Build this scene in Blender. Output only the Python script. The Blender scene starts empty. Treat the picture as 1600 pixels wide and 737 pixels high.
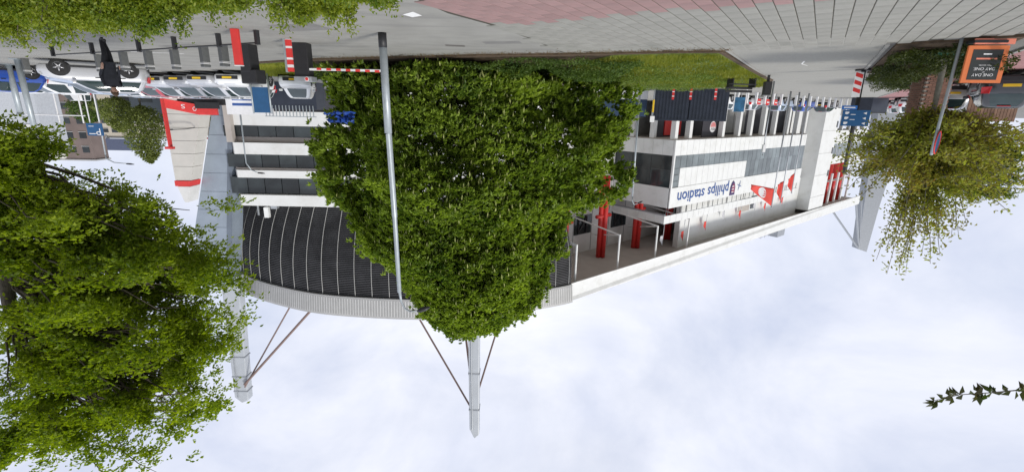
import bpy, bmesh, math, random
import numpy as np
from mathutils import Matrix, Vector

random.seed(7)
rng = np.random.default_rng(7)
R = math.radians
S = bpy.context.scene
COL = S.collection

# ------------------------------------------------------------------ camera
# the photograph was taken (or stored) upside down: the camera is rolled by half a turn
PITCH, ROLL, EYE = R(15.3), math.atan(.019), 1.9
cam = bpy.data.cameras.new('camera')
cam.sensor_width = 36.0
cam.lens = 36.0 * 720 / 1600
cam.clip_start, cam.clip_end = 0.1, 4000
camo = bpy.data.objects.new('camera', cam)
COL.objects.link(camo)
RT = Vector((1, 0, 0)); UP = Vector((0, -math.sin(PITCH), math.cos(PITCH))); FW = Vector((0, math.cos(PITCH), math.sin(PITCH)))
cx = -math.cos(ROLL) * RT - math.sin(ROLL) * UP
cy = math.sin(ROLL) * RT - math.cos(ROLL) * UP
M = Matrix.Identity(4)
for i in range(3):
    M[i][0], M[i][1], M[i][2] = cx[i], cy[i], -FW[i]
M[2][3] = EYE
camo.matrix_world = M
S.camera = camo

# ------------------------------------------------------------------ light
SUN_EL, SUN_AZ = 40.0, 222.0      # azimuth clockwise from +Y: the sun stands behind the camera, to its left
w = bpy.data.worlds.new('World'); S.world = w; w.use_nodes = True
nt = w.node_tree; nt.nodes.clear()
def N(t, **k):
    n = nt.nodes.new(t)
    for a, b in k.items(): setattr(n, a, b)
    return n
out = N('ShaderNodeOutputWorld'); bg = N('ShaderNodeBackground')
sky = N('ShaderNodeTexSky', sky_type='NISHITA', sun_disc=False, sun_elevation=R(SUN_EL), sun_rotation=R(SUN_AZ), air_density=1.0, dust_density=2.0)
tc = N('ShaderNodeTexCoord'); mp = N('ShaderNodeMapping'); mp.inputs['Scale'].default_value = (1.0, 1.0, 1.5)
n1 = N('ShaderNodeTexNoise'); n1.inputs['Scale'].default_value = 2.1; n1.inputs['Detail'].default_value = 7; n1.inputs['Roughness'].default_value = .55; n1.inputs['Distortion'].default_value = .3
rp = N('ShaderNodeValToRGB'); rp.color_ramp.elements[0].position = .30; rp.color_ramp.elements[1].position = .56
rp.color_ramp.elements[0].color = (.8, .8, .8, 1); rp.color_ramp.elements[1].color = (1, 1, 1, 1)
n2 = N('ShaderNodeTexNoise'); n2.inputs['Scale'].default_value = 2.6; n2.inputs['Detail'].default_value = 9; n2.inputs['Roughness'].default_value = .58; n2.inputs['Distortion'].default_value = .4
cr = N('ShaderNodeValToRGB'); cr.color_ramp.elements[0].position = .32; cr.color_ramp.elements[1].position = .68
cr.color_ramp.elements[0].color = (4.2, 4.55, 5.6, 1); cr.color_ramp.elements[1].color = (6.3, 6.4, 6.9, 1)
mx = N('ShaderNodeMixRGB')
L = nt.links.new
L(tc.outputs['Generated'], mp.inputs['Vector']); L(mp.outputs[0], n1.inputs['Vector']); L(mp.outputs[0], n2.inputs['Vector'])
L(n1.outputs[0], rp.inputs[0]); L(n2.outputs[0], cr.inputs[0])
L(rp.outputs[0], mx.inputs[0]); L(sky.outputs[0], mx.inputs[1]); L(cr.outputs[0], mx.inputs[2])
L(mx.outputs[0], bg.inputs['Color']); bg.inputs['Strength'].default_value = .1
L(bg.outputs[0], out.inputs['Surface'])
sl = bpy.data.lights.new('sun', 'SUN'); sl.energy = 1.5; sl.angle = R(11); sl.color = (1, .96, .9)
so = bpy.data.objects.new('sun', sl); COL.objects.link(so)
a, e = R(SUN_AZ), R(SUN_EL)
sdir = Vector((math.sin(a) * math.cos(e), math.cos(a) * math.cos(e), math.sin(e)))
so.rotation_euler = sdir.to_track_quat('Z', 'Y').to_euler(); so.location = (-20, -30, 60)
vs = S.view_settings
vs.view_transform = 'Standard'; vs.look = 'None'; vs.exposure = .7; vs.gamma = 1; vs.use_curve_mapping = False
S.render.engine = 'CYCLES'
S.cycles.max_bounces = 6; S.cycles.transparent_max_bounces = 4

# ------------------------------------------------------------------ materials
MATS = {}
def mat(name, col, rough=.6, var=.12, scale=4.0, bump=0.0, bscale=40.0, metal=0.0, rand=0.0, island=False, spec=.5, coat=0.0, stain=None, sscale=1.2, drawn=None):
    if name in MATS: return MATS[name]
    m = bpy.data.materials.new(name); m.use_nodes = True; t = m.node_tree; b = t.nodes['Principled BSDF']
    b.inputs['Roughness'].default_value = rough; b.inputs['Metallic'].default_value = metal
    b.inputs['Specular IOR Level'].default_value = spec; b.inputs['Coat Weight'].default_value = coat
    co = t.nodes.new('ShaderNodeTexCoord')
    no = t.nodes.new('ShaderNodeTexNoise'); no.inputs['Scale'].default_value = scale; no.inputs['Detail'].default_value = 5
    t.links.new(co.outputs['Object'], no.inputs['Vector'])
    mr = t.nodes.new('ShaderNodeMapRange'); mr.inputs[1].default_value = .25; mr.inputs[2].default_value = .75
    mr.inputs[3].default_value = 1 - var; mr.inputs[4].default_value = 1 + var
    t.links.new(no.outputs[0], mr.inputs[0])
    val = mr.outputs[0]
    if rand:
        if island:
            g = t.nodes.new('ShaderNodeNewGeometry'); src = g.outputs['Random Per Island']
        else:
            g = t.nodes.new('ShaderNodeObjectInfo'); src = g.outputs['Random']
        r2 = t.nodes.new('ShaderNodeMapRange'); r2.inputs[3].default_value = 1 - rand; r2.inputs[4].default_value = 1 + rand
        t.links.new(src, r2.inputs[0])
        mu = t.nodes.new('ShaderNodeMath'); mu.operation = 'MULTIPLY'
        t.links.new(val, mu.inputs[0]); t.links.new(r2.outputs[0], mu.inputs[1]); val = mu.outputs[0]
    hs = t.nodes.new('ShaderNodeHueSaturation'); hs.inputs['Color'].default_value = (*col, 1)
    t.links.new(val, hs.inputs['Value'])
    cout = hs.outputs[0]
    if stain:
        ns = t.nodes.new('ShaderNodeTexNoise'); ns.inputs['Scale'].default_value = sscale; ns.inputs['Detail'].default_value = 8; ns.inputs['Roughness'].default_value = .65
        if drawn:
            mpn = t.nodes.new('ShaderNodeMapping'); mpn.inputs['Rotation'].default_value = (0, 0, drawn); mpn.inputs['Scale'].default_value = (.16, 1.4, 1)
            t.links.new(co.outputs['Object'], mpn.inputs['Vector']); t.links.new(mpn.outputs[0], ns.inputs['Vector'])
        else: t.links.new(co.outputs['Object'], ns.inputs['Vector'])
        rr = t.nodes.new('ShaderNodeMapRange'); rr.inputs[1].default_value = .5; rr.inputs[2].default_value = .72; rr.inputs[4].default_value = .75
        t.links.new(ns.outputs[0], rr.inputs[0])
        mm = t.nodes.new('ShaderNodeMixRGB'); mm.inputs[2].default_value = (*stain, 1)
        t.links.new(rr.outputs[0], mm.inputs[0]); t.links.new(cout, mm.inputs[1]); cout = mm.outputs[0]
    t.links.new(cout, b.inputs['Base Color'])
    if bump:
        nb = t.nodes.new('ShaderNodeTexNoise'); nb.inputs['Scale'].default_value = bscale; nb.inputs['Detail'].default_value = 4
        t.links.new(co.outputs['Object'], nb.inputs['Vector'])
        bu = t.nodes.new('ShaderNodeBump'); bu.inputs['Strength'].default_value = bump; bu.inputs['Distance'].default_value = .02
        t.links.new(nb.outputs[0], bu.inputs['Height']); t.links.new(bu.outputs[0], b.inputs['Normal'])
    MATS[name] = m
    return m

def leafmat(name, c0, c1, trans=.35, rough=.45, cscale=.5):
    m = bpy.data.materials.new(name); m.use_nodes = True; t = m.node_tree; b = t.nodes['Principled BSDF']; o = t.nodes['Material Output']
    g = t.nodes.new('ShaderNodeNewGeometry')
    co = t.nodes.new('ShaderNodeTexCoord'); no = t.nodes.new('ShaderNodeTexNoise'); no.inputs['Scale'].default_value = cscale; no.inputs['Detail'].default_value = 3
    t.links.new(co.outputs['Object'], no.inputs['Vector'])
    ad = t.nodes.new('ShaderNodeMath'); ad.operation = 'MULTIPLY_ADD'; ad.inputs[1].default_value = .55
    m2 = t.nodes.new('ShaderNodeMath'); m2.operation = 'MULTIPLY_ADD'; m2.inputs[1].default_value = 1.3; m2.inputs[2].default_value = -.42
    t.links.new(no.outputs[0], m2.inputs[0])
    t.links.new(g.outputs['Random Per Island'], ad.inputs[0]); t.links.new(m2.outputs[0], ad.inputs[2])
    mx = t.nodes.new('ShaderNodeMixRGB'); mx.use_clamp = True
    mx.inputs[1].default_value = (*c0, 1); mx.inputs[2].default_value = (*c1, 1)
    t.links.new(ad.outputs[0], mx.inputs[0])
    t.links.new(mx.outputs[0], b.inputs['Base Color']); b.inputs['Roughness'].default_value = rough; b.inputs['Specular IOR Level'].default_value = .35
    tr = t.nodes.new('ShaderNodeBsdfTranslucent')
    hs = t.nodes.new('ShaderNodeHueSaturation'); hs.inputs['Value'].default_value = 1.5; hs.inputs['Saturation'].default_value = 1.1
    t.links.new(mx.outputs[0], hs.inputs['Color']); t.links.new(hs.outputs[0], tr.inputs['Color'])
    ms = t.nodes.new('ShaderNodeMixShader'); ms.inputs[0].default_value = trans
    t.links.new(b.outputs[0], ms.inputs[1]); t.links.new(tr.outputs[0], ms.inputs[2]); t.links.new(ms.outputs[0], o.inputs['Surface'])
    return m

ASPH = mat('asphalt', (.29, .285, .26), .85, .12, 1.2, .5, 90, stain=(.20, .195, .185), sscale=1.0, drawn=-.35)
ASPHD = mat('dark_asphalt', (.17, .17, .165), .85, .15, 1.5, .4, 80)
GRND = mat('ground', (.20, .195, .18), .9, .18, .4, .3, 20)
SLAB = mat('slab_concrete', (.29, .285, .255), .85, .10, 3, .35, 120, rand=.05, stain=(.17, .175, .15), sscale=.9)
SLABJ = mat('slab_field', (.29, .285, .255), .85, .10, 3, .35, 120, rand=.05, island=True, stain=(.17, .175, .15), sscale=.9)
PINK = mat('red_slab', (.31, .195, .185), .85, .10, 5, .35, 120, rand=.08, stain=(.21, .15, .14), sscale=.9)
PINKJ = mat('red_slab_field', (.31, .195, .185), .85, .10, 5, .35, 120, rand=.08, island=True, stain=(.21, .15, .14), sscale=.9)
PINKA = mat('red_asphalt', (.33, .17, .165), .85, .12, 2, .3, 80)
JOINT = mat('joint_soil', (.06, .055, .04), .95, .3, 20)
PAVE = mat('clinker', (.31, .305, .275), .85, .12, 12, .5, 60, stain=(.285, .28, .25), sscale=.8)
KERB = mat('kerb_stone', (.31, .305, .28), .8, .15, 8, .2, 60)
WPAINT = mat('road_paint', (.78, .78, .76), .7, .12, 20)
SOIL = mat('soil', (.09, .06, .035), .95, .4, 6, .8, 30)
TURF = mat('turf', (.15, .20, .035), .9, .3, 3, .6, 60)
WHITE = mat('white_cladding', (.80, .81, .79), .5, .04, .6, stain=(.66, .66, .62), sscale=.5)
WHITE2 = mat('white_render', (.74, .74, .72), .7, .06, .8, stain=(.60, .60, .57), sscale=.3)
CREAM = mat('cream_panel', (.62, .60, .55), .6, .07, .8)
SOFFIT = mat('soffit_brown', (.48, .44, .40), .8, .08, .6)
GLASS = mat('dark_glass', (.026, .033, .035), .06, .5, .5, spec=.5, rand=.6)  # random tone per pane imitates differing reflections in its colour
GLASSG = mat('grey_glass', (.15, .18, .185), .12, .35, .5, spec=.8, rand=.3)  # here too the tone shifts pane by pane in place of varied reflections
BLACKM = mat('black_louvre', (.055, .055, .058), .55, .35, .7, spec=.35)
BLACKB = mat('cladding_back', (.02, .02, .022), .8, .2, 1)
RIBW = mat('pale_rib', (.42, .42, .4), .5, .1, 3)
CORN = mat('grey_cornice', (.44, .44, .43), .5, .08, 1.5)
REDST = mat('red_steel', (.62, .035, .03), .4, .1, 2)
REDPL = mat('red_paint', (.68, .045, .04), .4, .1, 3)
GREYM = mat('grey_metal', (.36, .38, .40), .4, .12, 2, metal=.4)
MASTM = mat('mast_paint', (.46, .49, .52), .45, .07, .8)
BLUEG = mat('blue_grey_panel', (.28, .33, .39), .25, .12, .6, spec=.7)
BLUEGD = mat('dark_blue_grey_panel', (.14, .17, .21), .25, .12, .6, spec=.7)
STRUTB = mat('brown_pipe', (.20, .13, .11), .5, .15, 2)
GALV = mat('galvanised', (.36, .40, .42), .4, .12, 6, metal=.3)
BLACKP = mat('black_plastic', (.02, .02, .022), .5, .2, 6)
NAVY = mat('navy_steel', (.028, .036, .055), .5, .2, 2)
BLUES = mat('sign_blue', (.02, .10, .24), .4, .1, 4)
BLUEL = mat('lettering_blue', (.03, .09, .30), .4, .05, 4)
BLUEB = mat('bright_blue', (.02, .07, .32), .6, .2, 5)
WSIGN = mat('sign_white', (.8, .8, .8), .5, .05, 4)
ORANGE = mat('poster_orange', (.70, .19, .06), .5, .06, 3)
SALMON = mat('salmon_board', (.82, .26, .17), .5, .06, 3)
CHALK = mat('poster_black', (.03, .035, .035), .5, .1, 4)
YELLOW = mat('plate_yellow', (.80, .52, .02), .5, .05, 5)
BRICK = mat('brick', (.22, .115, .08), .85, .2, 3, .4, 60, rand=.25)
MORTAR = mat('mortar', (.34, .31, .27), .9, .15, 10)
BARK = mat('bark', (.10, .085, .065), .9, .35, 12, .8, 50)
BARKG = mat('grey_bark', (.19, .18, .145), .9, .25, 12, .6, 50)
BOLL = mat('bollard_grey', (.10, .105, .105), .6, .15, 8)
RINGG = mat('ring_green', (.02, .16, .09), .5, .12, 5)
TYRE = mat('tyre', (.02, .02, .02), .8, .2, 10)
RIM = mat('rim_alloy', (.5, .5, .51), .3, .1, 10, metal=.7)
CGLASS = mat('car_glass', (.03, .05, .052), .05, .2, 2, spec=.6)
LAMPG = mat('lamp_glass', (.75, .77, .8), .1, .1, 10, spec=.8)
TAIL = mat('tail_light', (.6, .02, .025), .2, .1, 5)
BRKB = mat('far_brick', (.21, .165, .15), .85, .15, .4)
WOOD = mat('fence_wood', (.20, .115, .075), .85, .3, 5, .4, 40, rand=.2)
SKINM = mat('skin', (.55, .33, .24), .5, .05, 6)
HAIRM = mat('brown_hair', (.10, .055, .03), .7, .3, 30)
COATM = mat('black_coat', (.03, .032, .04), .85, .3, 8)
TROUM = mat('dark_trousers', (.014, .014, .017), .85, .3, 8)
SHOEM = mat('black_shoe', (.02, .018, .016), .5, .2, 8)
PAINTS = {
    'silver': mat('paint_silver', (.55, .56, .58), .3, .03, 1, metal=.35, coat=.6),
    'white': mat('paint_white', (.78, .79, .79), .3, .03, 1, coat=.6),
    'grey': mat('paint_grey', (.30, .31, .33), .3, .03, 1, metal=.3, coat=.6),
    'dark': mat('paint_dark', (.04, .042, .048), .3, .05, 1, metal=.2, coat=.6),
    'blue': mat('paint_blue', (.02, .07, .34), .3, .05, 1, coat=.6),
    'palb': mat('paint_pale_blue', (.42, .50, .62), .3, .05, 1, metal=.3, coat=.6),
    'red': mat('paint_red', (.42, .03, .05), .3, .05, 1, coat=.6),
}
LEAF_C = leafmat('hornbeam_leaf', (.042, .095, .014), (.36, .47, .07), .42, rough=.38)
CATK = mat('hornbeam_catkin', (.40, .43, .15), .7, .2, 3)
LEAF_L = leafmat('fresh_leaf', (.06, .12, .014), (.36, .44, .045), .58)
LEAF_B = leafmat('bush_leaf', (.065, .14, .018), (.34, .38, .04), .42, cscale=1.1)
LEAF_G = leafmat('groundcover_leaf', (.03, .075, .014), (.15, .22, .04), .3, cscale=.8)
LEAF_H = leafmat('low_hedge_leaf', (.02, .04, .010), (.09, .11, .022), .3, cscale=1.0)
LEAF_R = leafmat('bronze_leaf', (.20, .14, .035), (.36, .43, .07), .5, cscale=.5)
LEAF_Y = leafmat('olive_leaf', (.10, .14, .022), (.22, .27, .04), .42)
LEAF_T = leafmat('twig_leaf', (.045, .085, .012), (.085, .07, .03), .35, cscale=6)
GRASSM = leafmat('grass_blade', (.14, .20, .022), (.42, .42, .07), .35, cscale=.55)

# ------------------------------------------------------------------ mesh helpers
class MB:
    def __init__(s): s.v = []; s.f = []
    def add(s, vs, fs):
        k = len(s.v); s.v += [tuple(p) for p in vs]; s.f += [tuple(i + k for i in f) for f in fs]; return s
    def box(s, c, d, rz=0.0, rot=None):
        x, y, z = d[0] / 2, d[1] / 2, d[2] / 2
        ps = [Vector(p) for p in ((-x, -y, -z), (x, -y, -z), (x, y, -z), (-x, y, -z), (-x, -y, z), (x, -y, z), (x, y, z), (-x, y, z))]
        m = rot if rot is not None else Matrix.Rotation(rz, 3, 'Z')
        return s.add([m @ p + Vector(c) for p in ps], [(0, 3, 2, 1), (4, 5, 6, 7), (0, 1, 5, 4), (1, 2, 6, 5), (2, 3, 7, 6), (3, 0, 4, 7)])
    def prism(s, poly, z0, z1):          # plan polygon, counter-clockwise
        n = len(poly)
        return s.add([(p[0], p[1], z0) for p in poly] + [(p[0], p[1], z1) for p in poly],
                     [tuple(reversed(range(n))), tuple(range(n, 2 * n))] + [(i, (i + 1) % n, n + (i + 1) % n, n + i) for i in range(n)])
    def extrude(s, poly, d):             # any 3D polygon pushed along d
        n = len(poly); d = Vector(d)
        return s.add([Vector(p) for p in poly] + [Vector(p) + d for p in poly],
                     [tuple(reversed(range(n))), tuple(range(n, 2 * n))] + [(i, (i + 1) % n, n + (i + 1) % n, n + i) for i in range(n)])
    def tube(s, pts, rad, n=8, cap=True):
        pts = [Vector(p) for p in pts]; k0 = len(s.v); m = len(pts)
        if not hasattr(rad, '__len__'): rad = [rad] * m
        ref = None
        for i, p in enumerate(pts):
            t = (pts[min(i + 1, m - 1)] - pts[max(i - 1, 0)]).normalized()
            if ref is None:
                ref = t.orthogonal().normalized()
            else:
                ref = (ref - t * ref.dot(t)).normalized()
            b = t.cross(ref)
            for j in range(n):
                q = 2 * math.pi * j / n
                s.v.append(tuple(p + (ref * math.cos(q) + b * math.sin(q)) * rad[i]))
        for i in range(m - 1):
            for j in range(n):
                s.f.append((k0 + i * n + j, k0 + i * n + (j + 1) % n, k0 + (i + 1) * n + (j + 1) % n, k0 + (i + 1) * n + j))
        if cap:
            s.f.append(tuple(k0 + j for j in reversed(range(n)))); s.f.append(tuple(k0 + (m - 1) * n + j for j in range(n)))
        return s
    def mesh(s, name, m, smooth=False):
        me = bpy.data.meshes.new(name); me.from_pydata(s.v, [], s.f)
        me.materials.append(m)
        if smooth: me.polygons.foreach_set('use_smooth', [True] * len(me.polygons))
        me.update(); return me
    def build(s, name, m, parent=None, smooth=False, bevel=0.0):
        o = link(name, s.mesh(name, m, smooth), parent)
        if bevel:
            b = o.modifiers.new('bevel', 'BEVEL'); b.width = bevel; b.segments = 2; b.limit_method = 'ANGLE'
        return o

def link(name, data, parent=None):
    o = bpy.data.objects.new(name, data); COL.objects.link(o)
    if parent is not None: setp(o, parent)
    return o
def setp(o, parent):                      # parts are modelled in world space: undo the parent's own placement
    o.parent = parent
    o.matrix_parent_inverse = parent.matrix_basis.inverted() if parent.parent is None else Matrix.Identity(4)
def tag(o, label=None, cat=None, group=None, kind=None):
    if label: o['label'] = label
    if cat: o['category'] = cat
    if group: o['group'] = group
    if kind: o['kind'] = kind
    return o
def thing(name, label, cat, loc=(0, 0, 0), rz=0.0, group=None):
    o = bpy.data.objects.new(name, None); COL.objects.link(o); o.empty_display_size = .3
    o.location = loc; o.rotation_euler = (0, 0, rz)
    o.matrix_basis = Matrix.Translation(loc) @ Matrix.Rotation(rz, 4, 'Z')
    return tag(o, label, cat, group)
def empty_part(name, parent):
    o = bpy.data.objects.new(name, None); COL.objects.link(o); o.empty_display_size = .3; setp(o, parent); return o
def copy_tree(o, parent=None):
    c = o.copy(); COL.objects.link(c)
    if parent is not None: c.parent = parent
    for ch in list(o.children): copy_tree(ch, c)
    return c
def place(o, loc, rz=0.0, label=None, group=None, scale=None):
    m = Matrix.Translation(loc) @ Matrix.Rotation(rz, 4, 'Z')
    if scale: m = m @ Matrix.Diagonal((*scale, 1))
    o.matrix_basis = m
    if label: o['label'] = label
    if group: o['group'] = group
    return o
def text(name, body, m, parent, width, loc, xdir, up=(0, 0, 1), height=None, extrude=.02, align='CENTER', shear=0, bold=0.0):
    c = bpy.data.curves.new(name, 'FONT'); c.body = body; c.extrude = 0; c.align_x = align; c.resolution_u = 3; c.shear = shear; c.offset = bold
    o = bpy.data.objects.new(name, c); COL.objects.link(o); bpy.context.view_layer.update()
    bb = [Vector(b) for b in o.bound_box]; wx = max(b.x for b in bb) - min(b.x for b in bb); hy = max(b.y for b in bb) - min(b.y for b in bb)
    me = bpy.data.meshes.new_from_object(o); bpy.data.objects.remove(o); bpy.data.curves.remove(c)
    sx = width / wx; sy = height / hy if height else sx
    x = Vector(xdir).normalized(); u = Vector(up).normalized(); n = x.cross(u)
    for v in me.vertices: v.co = Vector(loc) + x * v.co.x * sx + u * v.co.y * sy + n * .004
    me.materials.clear(); me.materials.append(m); me.update()
    return link(name, me, parent)

def leaves(name, c, d, nrm, ln, wd, m, parent=None, fold=.25):
    """many little folded leaves: c base points, d directions, nrm leaf normals"""
    n = len(c)
    d = d / (np.linalg.norm(d, axis=1, keepdims=True) + 1e-9)
    s = np.cross(d, nrm); s /= (np.linalg.norm(s, axis=1, keepdims=True) + 1e-9)
    up = np.cross(s, d)
    ln = np.broadcast_to(ln, (n,))[:, None]; wd = np.broadcast_to(wd, (n,))[:, None]
    mid = c + d * ln * .5 + up * ln * .08
    v = np.empty((n, 4, 3), np.float32)
    v[:, 0] = c; v[:, 1] = mid - s * wd * .5 + up * wd * fold; v[:, 2] = c + d * ln - up * ln * .06; v[:, 3] = mid + s * wd * .5 + up * wd * fold
    me = bpy.data.meshes.new(name)
    me.vertices.add(n * 4); me.vertices.foreach_set('co', v.ravel())
    idx = (np.arange(n)[:, None] * 4 + np.array([0, 1, 2, 0, 2, 3])).ravel().astype(np.int32)
    me.loops.add(n * 6); me.loops.foreach_set('vertex_index', idx)
    me.polygons.add(n * 2); me.polygons.foreach_set('loop_start', np.arange(n * 2, dtype=np.int32) * 3)
    me.update(); me.materials.append(m)
    return link(name, me, parent)

def unit(n):
    v = rng.normal(size=(n, 3)); return v / np.linalg.norm(v, axis=1, keepdims=True)
_perm = rng.random((32, 32, 32))
def vnoise(p):
    p = np.asarray(p, float); i = np.floor(p).astype(int); f = p - i; f = f * f * (3 - 2 * f); r = 0
    for a in (0, 1):
        for b in (0, 1):
            for c in (0, 1):
                wgt = (f[:, 0] if a else 1 - f[:, 0]) * (f[:, 1] if b else 1 - f[:, 1]) * (f[:, 2] if c else 1 - f[:, 2])
                r = r + wgt * _perm[(i[:, 0] + a) % 32, (i[:, 1] + b) % 32, (i[:, 2] + c) % 32]
    return r
def inpoly(P, poly):
    x, y = P[:, 0], P[:, 1]; r = np.zeros(len(P), bool); n = len(poly)
    for i in range(n):
        x0, y0 = poly[i]; x1, y1 = poly[(i + 1) % n]
        c = ((y0 > y) != (y1 > y)) & (x < (x1 - x0) * (y - y0) / (y1 - y0 + 1e-12) + x0); r ^= c
    return r
def sample(poly, n):
    p = np.array(poly); lo, hi = p.min(0), p.max(0); res = np.empty((0, 2))
    while len(res) < n:
        q = lo + rng.random((n * 2, 2)) * (hi - lo); res = np.vstack([res, q[inpoly(q, poly)]])
    return res[:n]

# axes of the place: p/q along and across the paved path, e1/e2 along and into the long stand
PX, PY = -.543, .840
def ab(a, b): return (a * .840 + b * PX, a * .543 + b * PY)     # across (to the right), along
E1 = np.array([-.777, .629]); E2 = np.array([.629, .777])
def sd(s, D): q = s * E1 + D * E2; return (float(q[0]), float(q[1]))
ANG1 = math.atan2(-.629, .777)         # reading direction along the facade, seen from the street

# ================================================================== SETTING
def sheet(name, poly, z, m, parent=None, kind='structure'):
    b = MB(); b.add([(p[0], p[1], z) for p in poly], [tuple(range(len(poly)))])
    o = b.build(name, m, parent)
    if parent is None: tag(o, kind=kind)
    return o
def ccw(poly):
    a = sum(poly[i][0] * poly[(i + 1) % len(poly)][1] - poly[(i + 1) % len(poly)][0] * poly[i][1] for i in range(len(poly)))
    return poly if a > 0 else poly[::-1]
def slabpoly(name, poly, z0, z1, m, parent=None, kind='structure'):
    o = MB().prism(ccw(poly), z0, z1).build(name, m, parent)
    if parent is None: tag(o, kind=kind)
    return o

sheet('ground', [(-900, -900), (900, -900), (900, 1500), (-900, 1500)], -.03, GRND)
road = sheet('road', [(-3, 2), (34, 2), (46, 30), (30, 36), (14, 27), (8.4, 21.2), (-8, 16.6), (-3, 9)], -.012, ASPH)
sheet('parking_ground', [(12.5, 23.4), (46, 43), (70, 60), (40, 75), (0, 52), (2, 37)], -.018, ASPHD)
sheet('street', [ab(-6.4, 4), ab(-6.4, 90), ab(-14, 90), ab(-14, 4)], -.012, ASPHD)
sheet('cycle_path', [ab(-6.35, 4), ab(-6.35, 90), ab(-4.45, 90), ab(-4.45, 4)], -.008, PINKA)
path = sheet('paved_path', [ab(-1.12, 15), ab(2.75, 15), ab(2.75, 36), ab(-1.12, 36)], -.004, PAVE)
sheet('plaza', [ab(-4.4, 31), ab(-4.4, 110), ab(60, 110), ab(45, 42), ab(14, 36.2), ab(4.5, 31)], -.009, PAVE)
for nm, a0, b0, b1 in (('kerb', 2.80, 16.4, 31.5), ('kerb', -1.17, 16.9, 26), ('kerb', -4.40, 17, 60), ('kerb', -6.40, 17, 70)):
    p0, p1 = Vector(ab(a0 - .05, b0)), Vector(ab(a0 + .05, b1))
    tag(MB().prism([ab(a0 - .05, b0), ab(a0 + .05, b0), ab(a0 + .05, b1), ab(a0 - .05, b1)], -.1, .03).build(nm, KERB), kind='structure')

# paving slabs: long joints run along the path, every slab in view is a slab
SLAB_P = [(1.95, 7.6), (1.83, 9.24), (1.42, 10.48), (.69, 11.6), (-.3, 13.6), (-1.55, 16.75), (-3.08, 16.35), (-5, 15.72), (-6.62, 15.36), (-10.1, 13.3), (-10.9, 12.3), (-11.6, 11.4), (-13.0, 9.2), (-9, 6.8)]
PINK_P = [(1.95, 7.4), (1.83, 9.24), (1.42, 10.48), (.69, 11.6), (.09, 11.45), (-1.29, 10.78), (-2.47, 10.05), (-3.56, 9.59), (-5.29, 8.7), (-7.4, 7.3), (-2, 6)]
bed = sheet('slab_bed', SLAB_P, -.0075, JOINT, path)
SW, SL = .30, .60
def slabmesh(name, m):
    b = MB(); x, y = SW / 2 - .009, SL / 2 - .0008; c = .006
    b.add([(-x, -y, -.03), (x, -y, -.03), (x, y, -.03), (-x, y, -.03), (-x, -y, -.004), (x, -y, -.004), (x, y, -.004), (-x, y, -.004),
           (-x + c, -y + c * .1, 0), (x - c, -y + c * .1, 0), (x - c, y - c * .1, 0), (-x + c, y - c * .1, 0)],
          [(0, 1, 5, 4), (1, 2, 6, 5), (2, 3, 7, 6), (3, 0, 4, 7), (4, 5, 9, 8), (5, 6, 10, 9), (6, 7, 11, 10), (7, 4, 8, 11), (8, 9, 10, 11)])
    return b.mesh(name, m)
sm_g, sm_p = slabmesh('slab', SLAB), slabmesh('red_slab', PINK)
cand = []
for i in range(-70, 70):
    for j in range(0, 60):
        a_ = i * SW; b_ = j * SL + (.3 if i % 2 else 0)
        x, y = ab(a_, b_)
        cand.append((x, y))
C2 = np.array(cand); C2 = C2[inpoly(C2, SLAB_P)]
isP = inpoly(C2, PINK_P)
# those in the picture come first: nearest the lens
vis = (C2[:, 1] > 8.3) & (np.abs(C2[:, 0]) < C2[:, 1] * 1.12)
order = np.argsort(np.where(vis, np.hypot(C2[:, 0], C2[:, 1]), 1e3 + np.hypot(C2[:, 0], C2[:, 1])))
RZ = math.atan2(.543, .840)
restg, restp = MB(), MB()
def slab_into(b, me, x, y, rz, dz):
    mt = Matrix.Translation((x, y, dz)) @ Matrix.Rotation(rz, 4, 'Z')
    b.add([mt @ v.co for v in me.vertices], [tuple(p.vertices) for p in me.polygons])
for k, i in enumerate(order):
    x, y = C2[i]; dz = random.uniform(-.0012, .0012); rz = RZ + random.uniform(-.004, .004)
    me = sm_p if isP[i] else sm_g
    if k < 300:
        o = link('slab', me, path); o.location = (x, y, dz); o.rotation_euler = (random.uniform(-.002, .002), random.uniform(-.003, .003), rz)
    else:
        slab_into(restp if isP[i] else restg, me, x, y, rz, dz)
for b_, m_ in ((restg, SLABJ), (restp, PINKJ)):
    if b_.v: tag(b_.build('slab_field', m_, path), kind='stuff')

# paint on the road
def paint(name, poly, z, par): return sheet(name, poly, z, WPAINT, par)
paint('diamond_marking', [(2.42, 10.70), (2.13, 10.38), (2.02, 10.78), (2.27, 10.98)], -.008, road)
paint('dash_marking', [(15.0, 19.1), (13.2, 19.5), (13.22, 19.62), (15.02, 19.22)], -.008, road)
paint('dash_marking', [(12.0, 23.2), (10.3, 22.1), (10.36, 22.0), (12.06, 23.1)], -.008, road)
sheet('drain_cover', [(2.2, 15.35), (1.6, 15.45), (1.62, 15.85), (2.22, 15.75)], -.008, mat('cast_iron', (.14, .13, .12), .7, .2, 20), road)
arr = [ab(.86, 20.8), ab(.92, 20.82), ab(1.03, 21.9), ab(.86, 22.7), ab(.82, 22.68), ab(.98, 21.9)]
paint('arrow_marking', arr, .0005, path)
sheet('white_line', [ab(-7.6, 17), ab(-7.48, 17), ab(-7.48, 24), ab(-7.6, 24)], -.006, WPAINT)
sheet('white_line', [ab(-7.6, 27), ab(-7.48, 27), ab(-7.48, 31), ab(-7.6, 31)], -.006, WPAINT)

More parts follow.
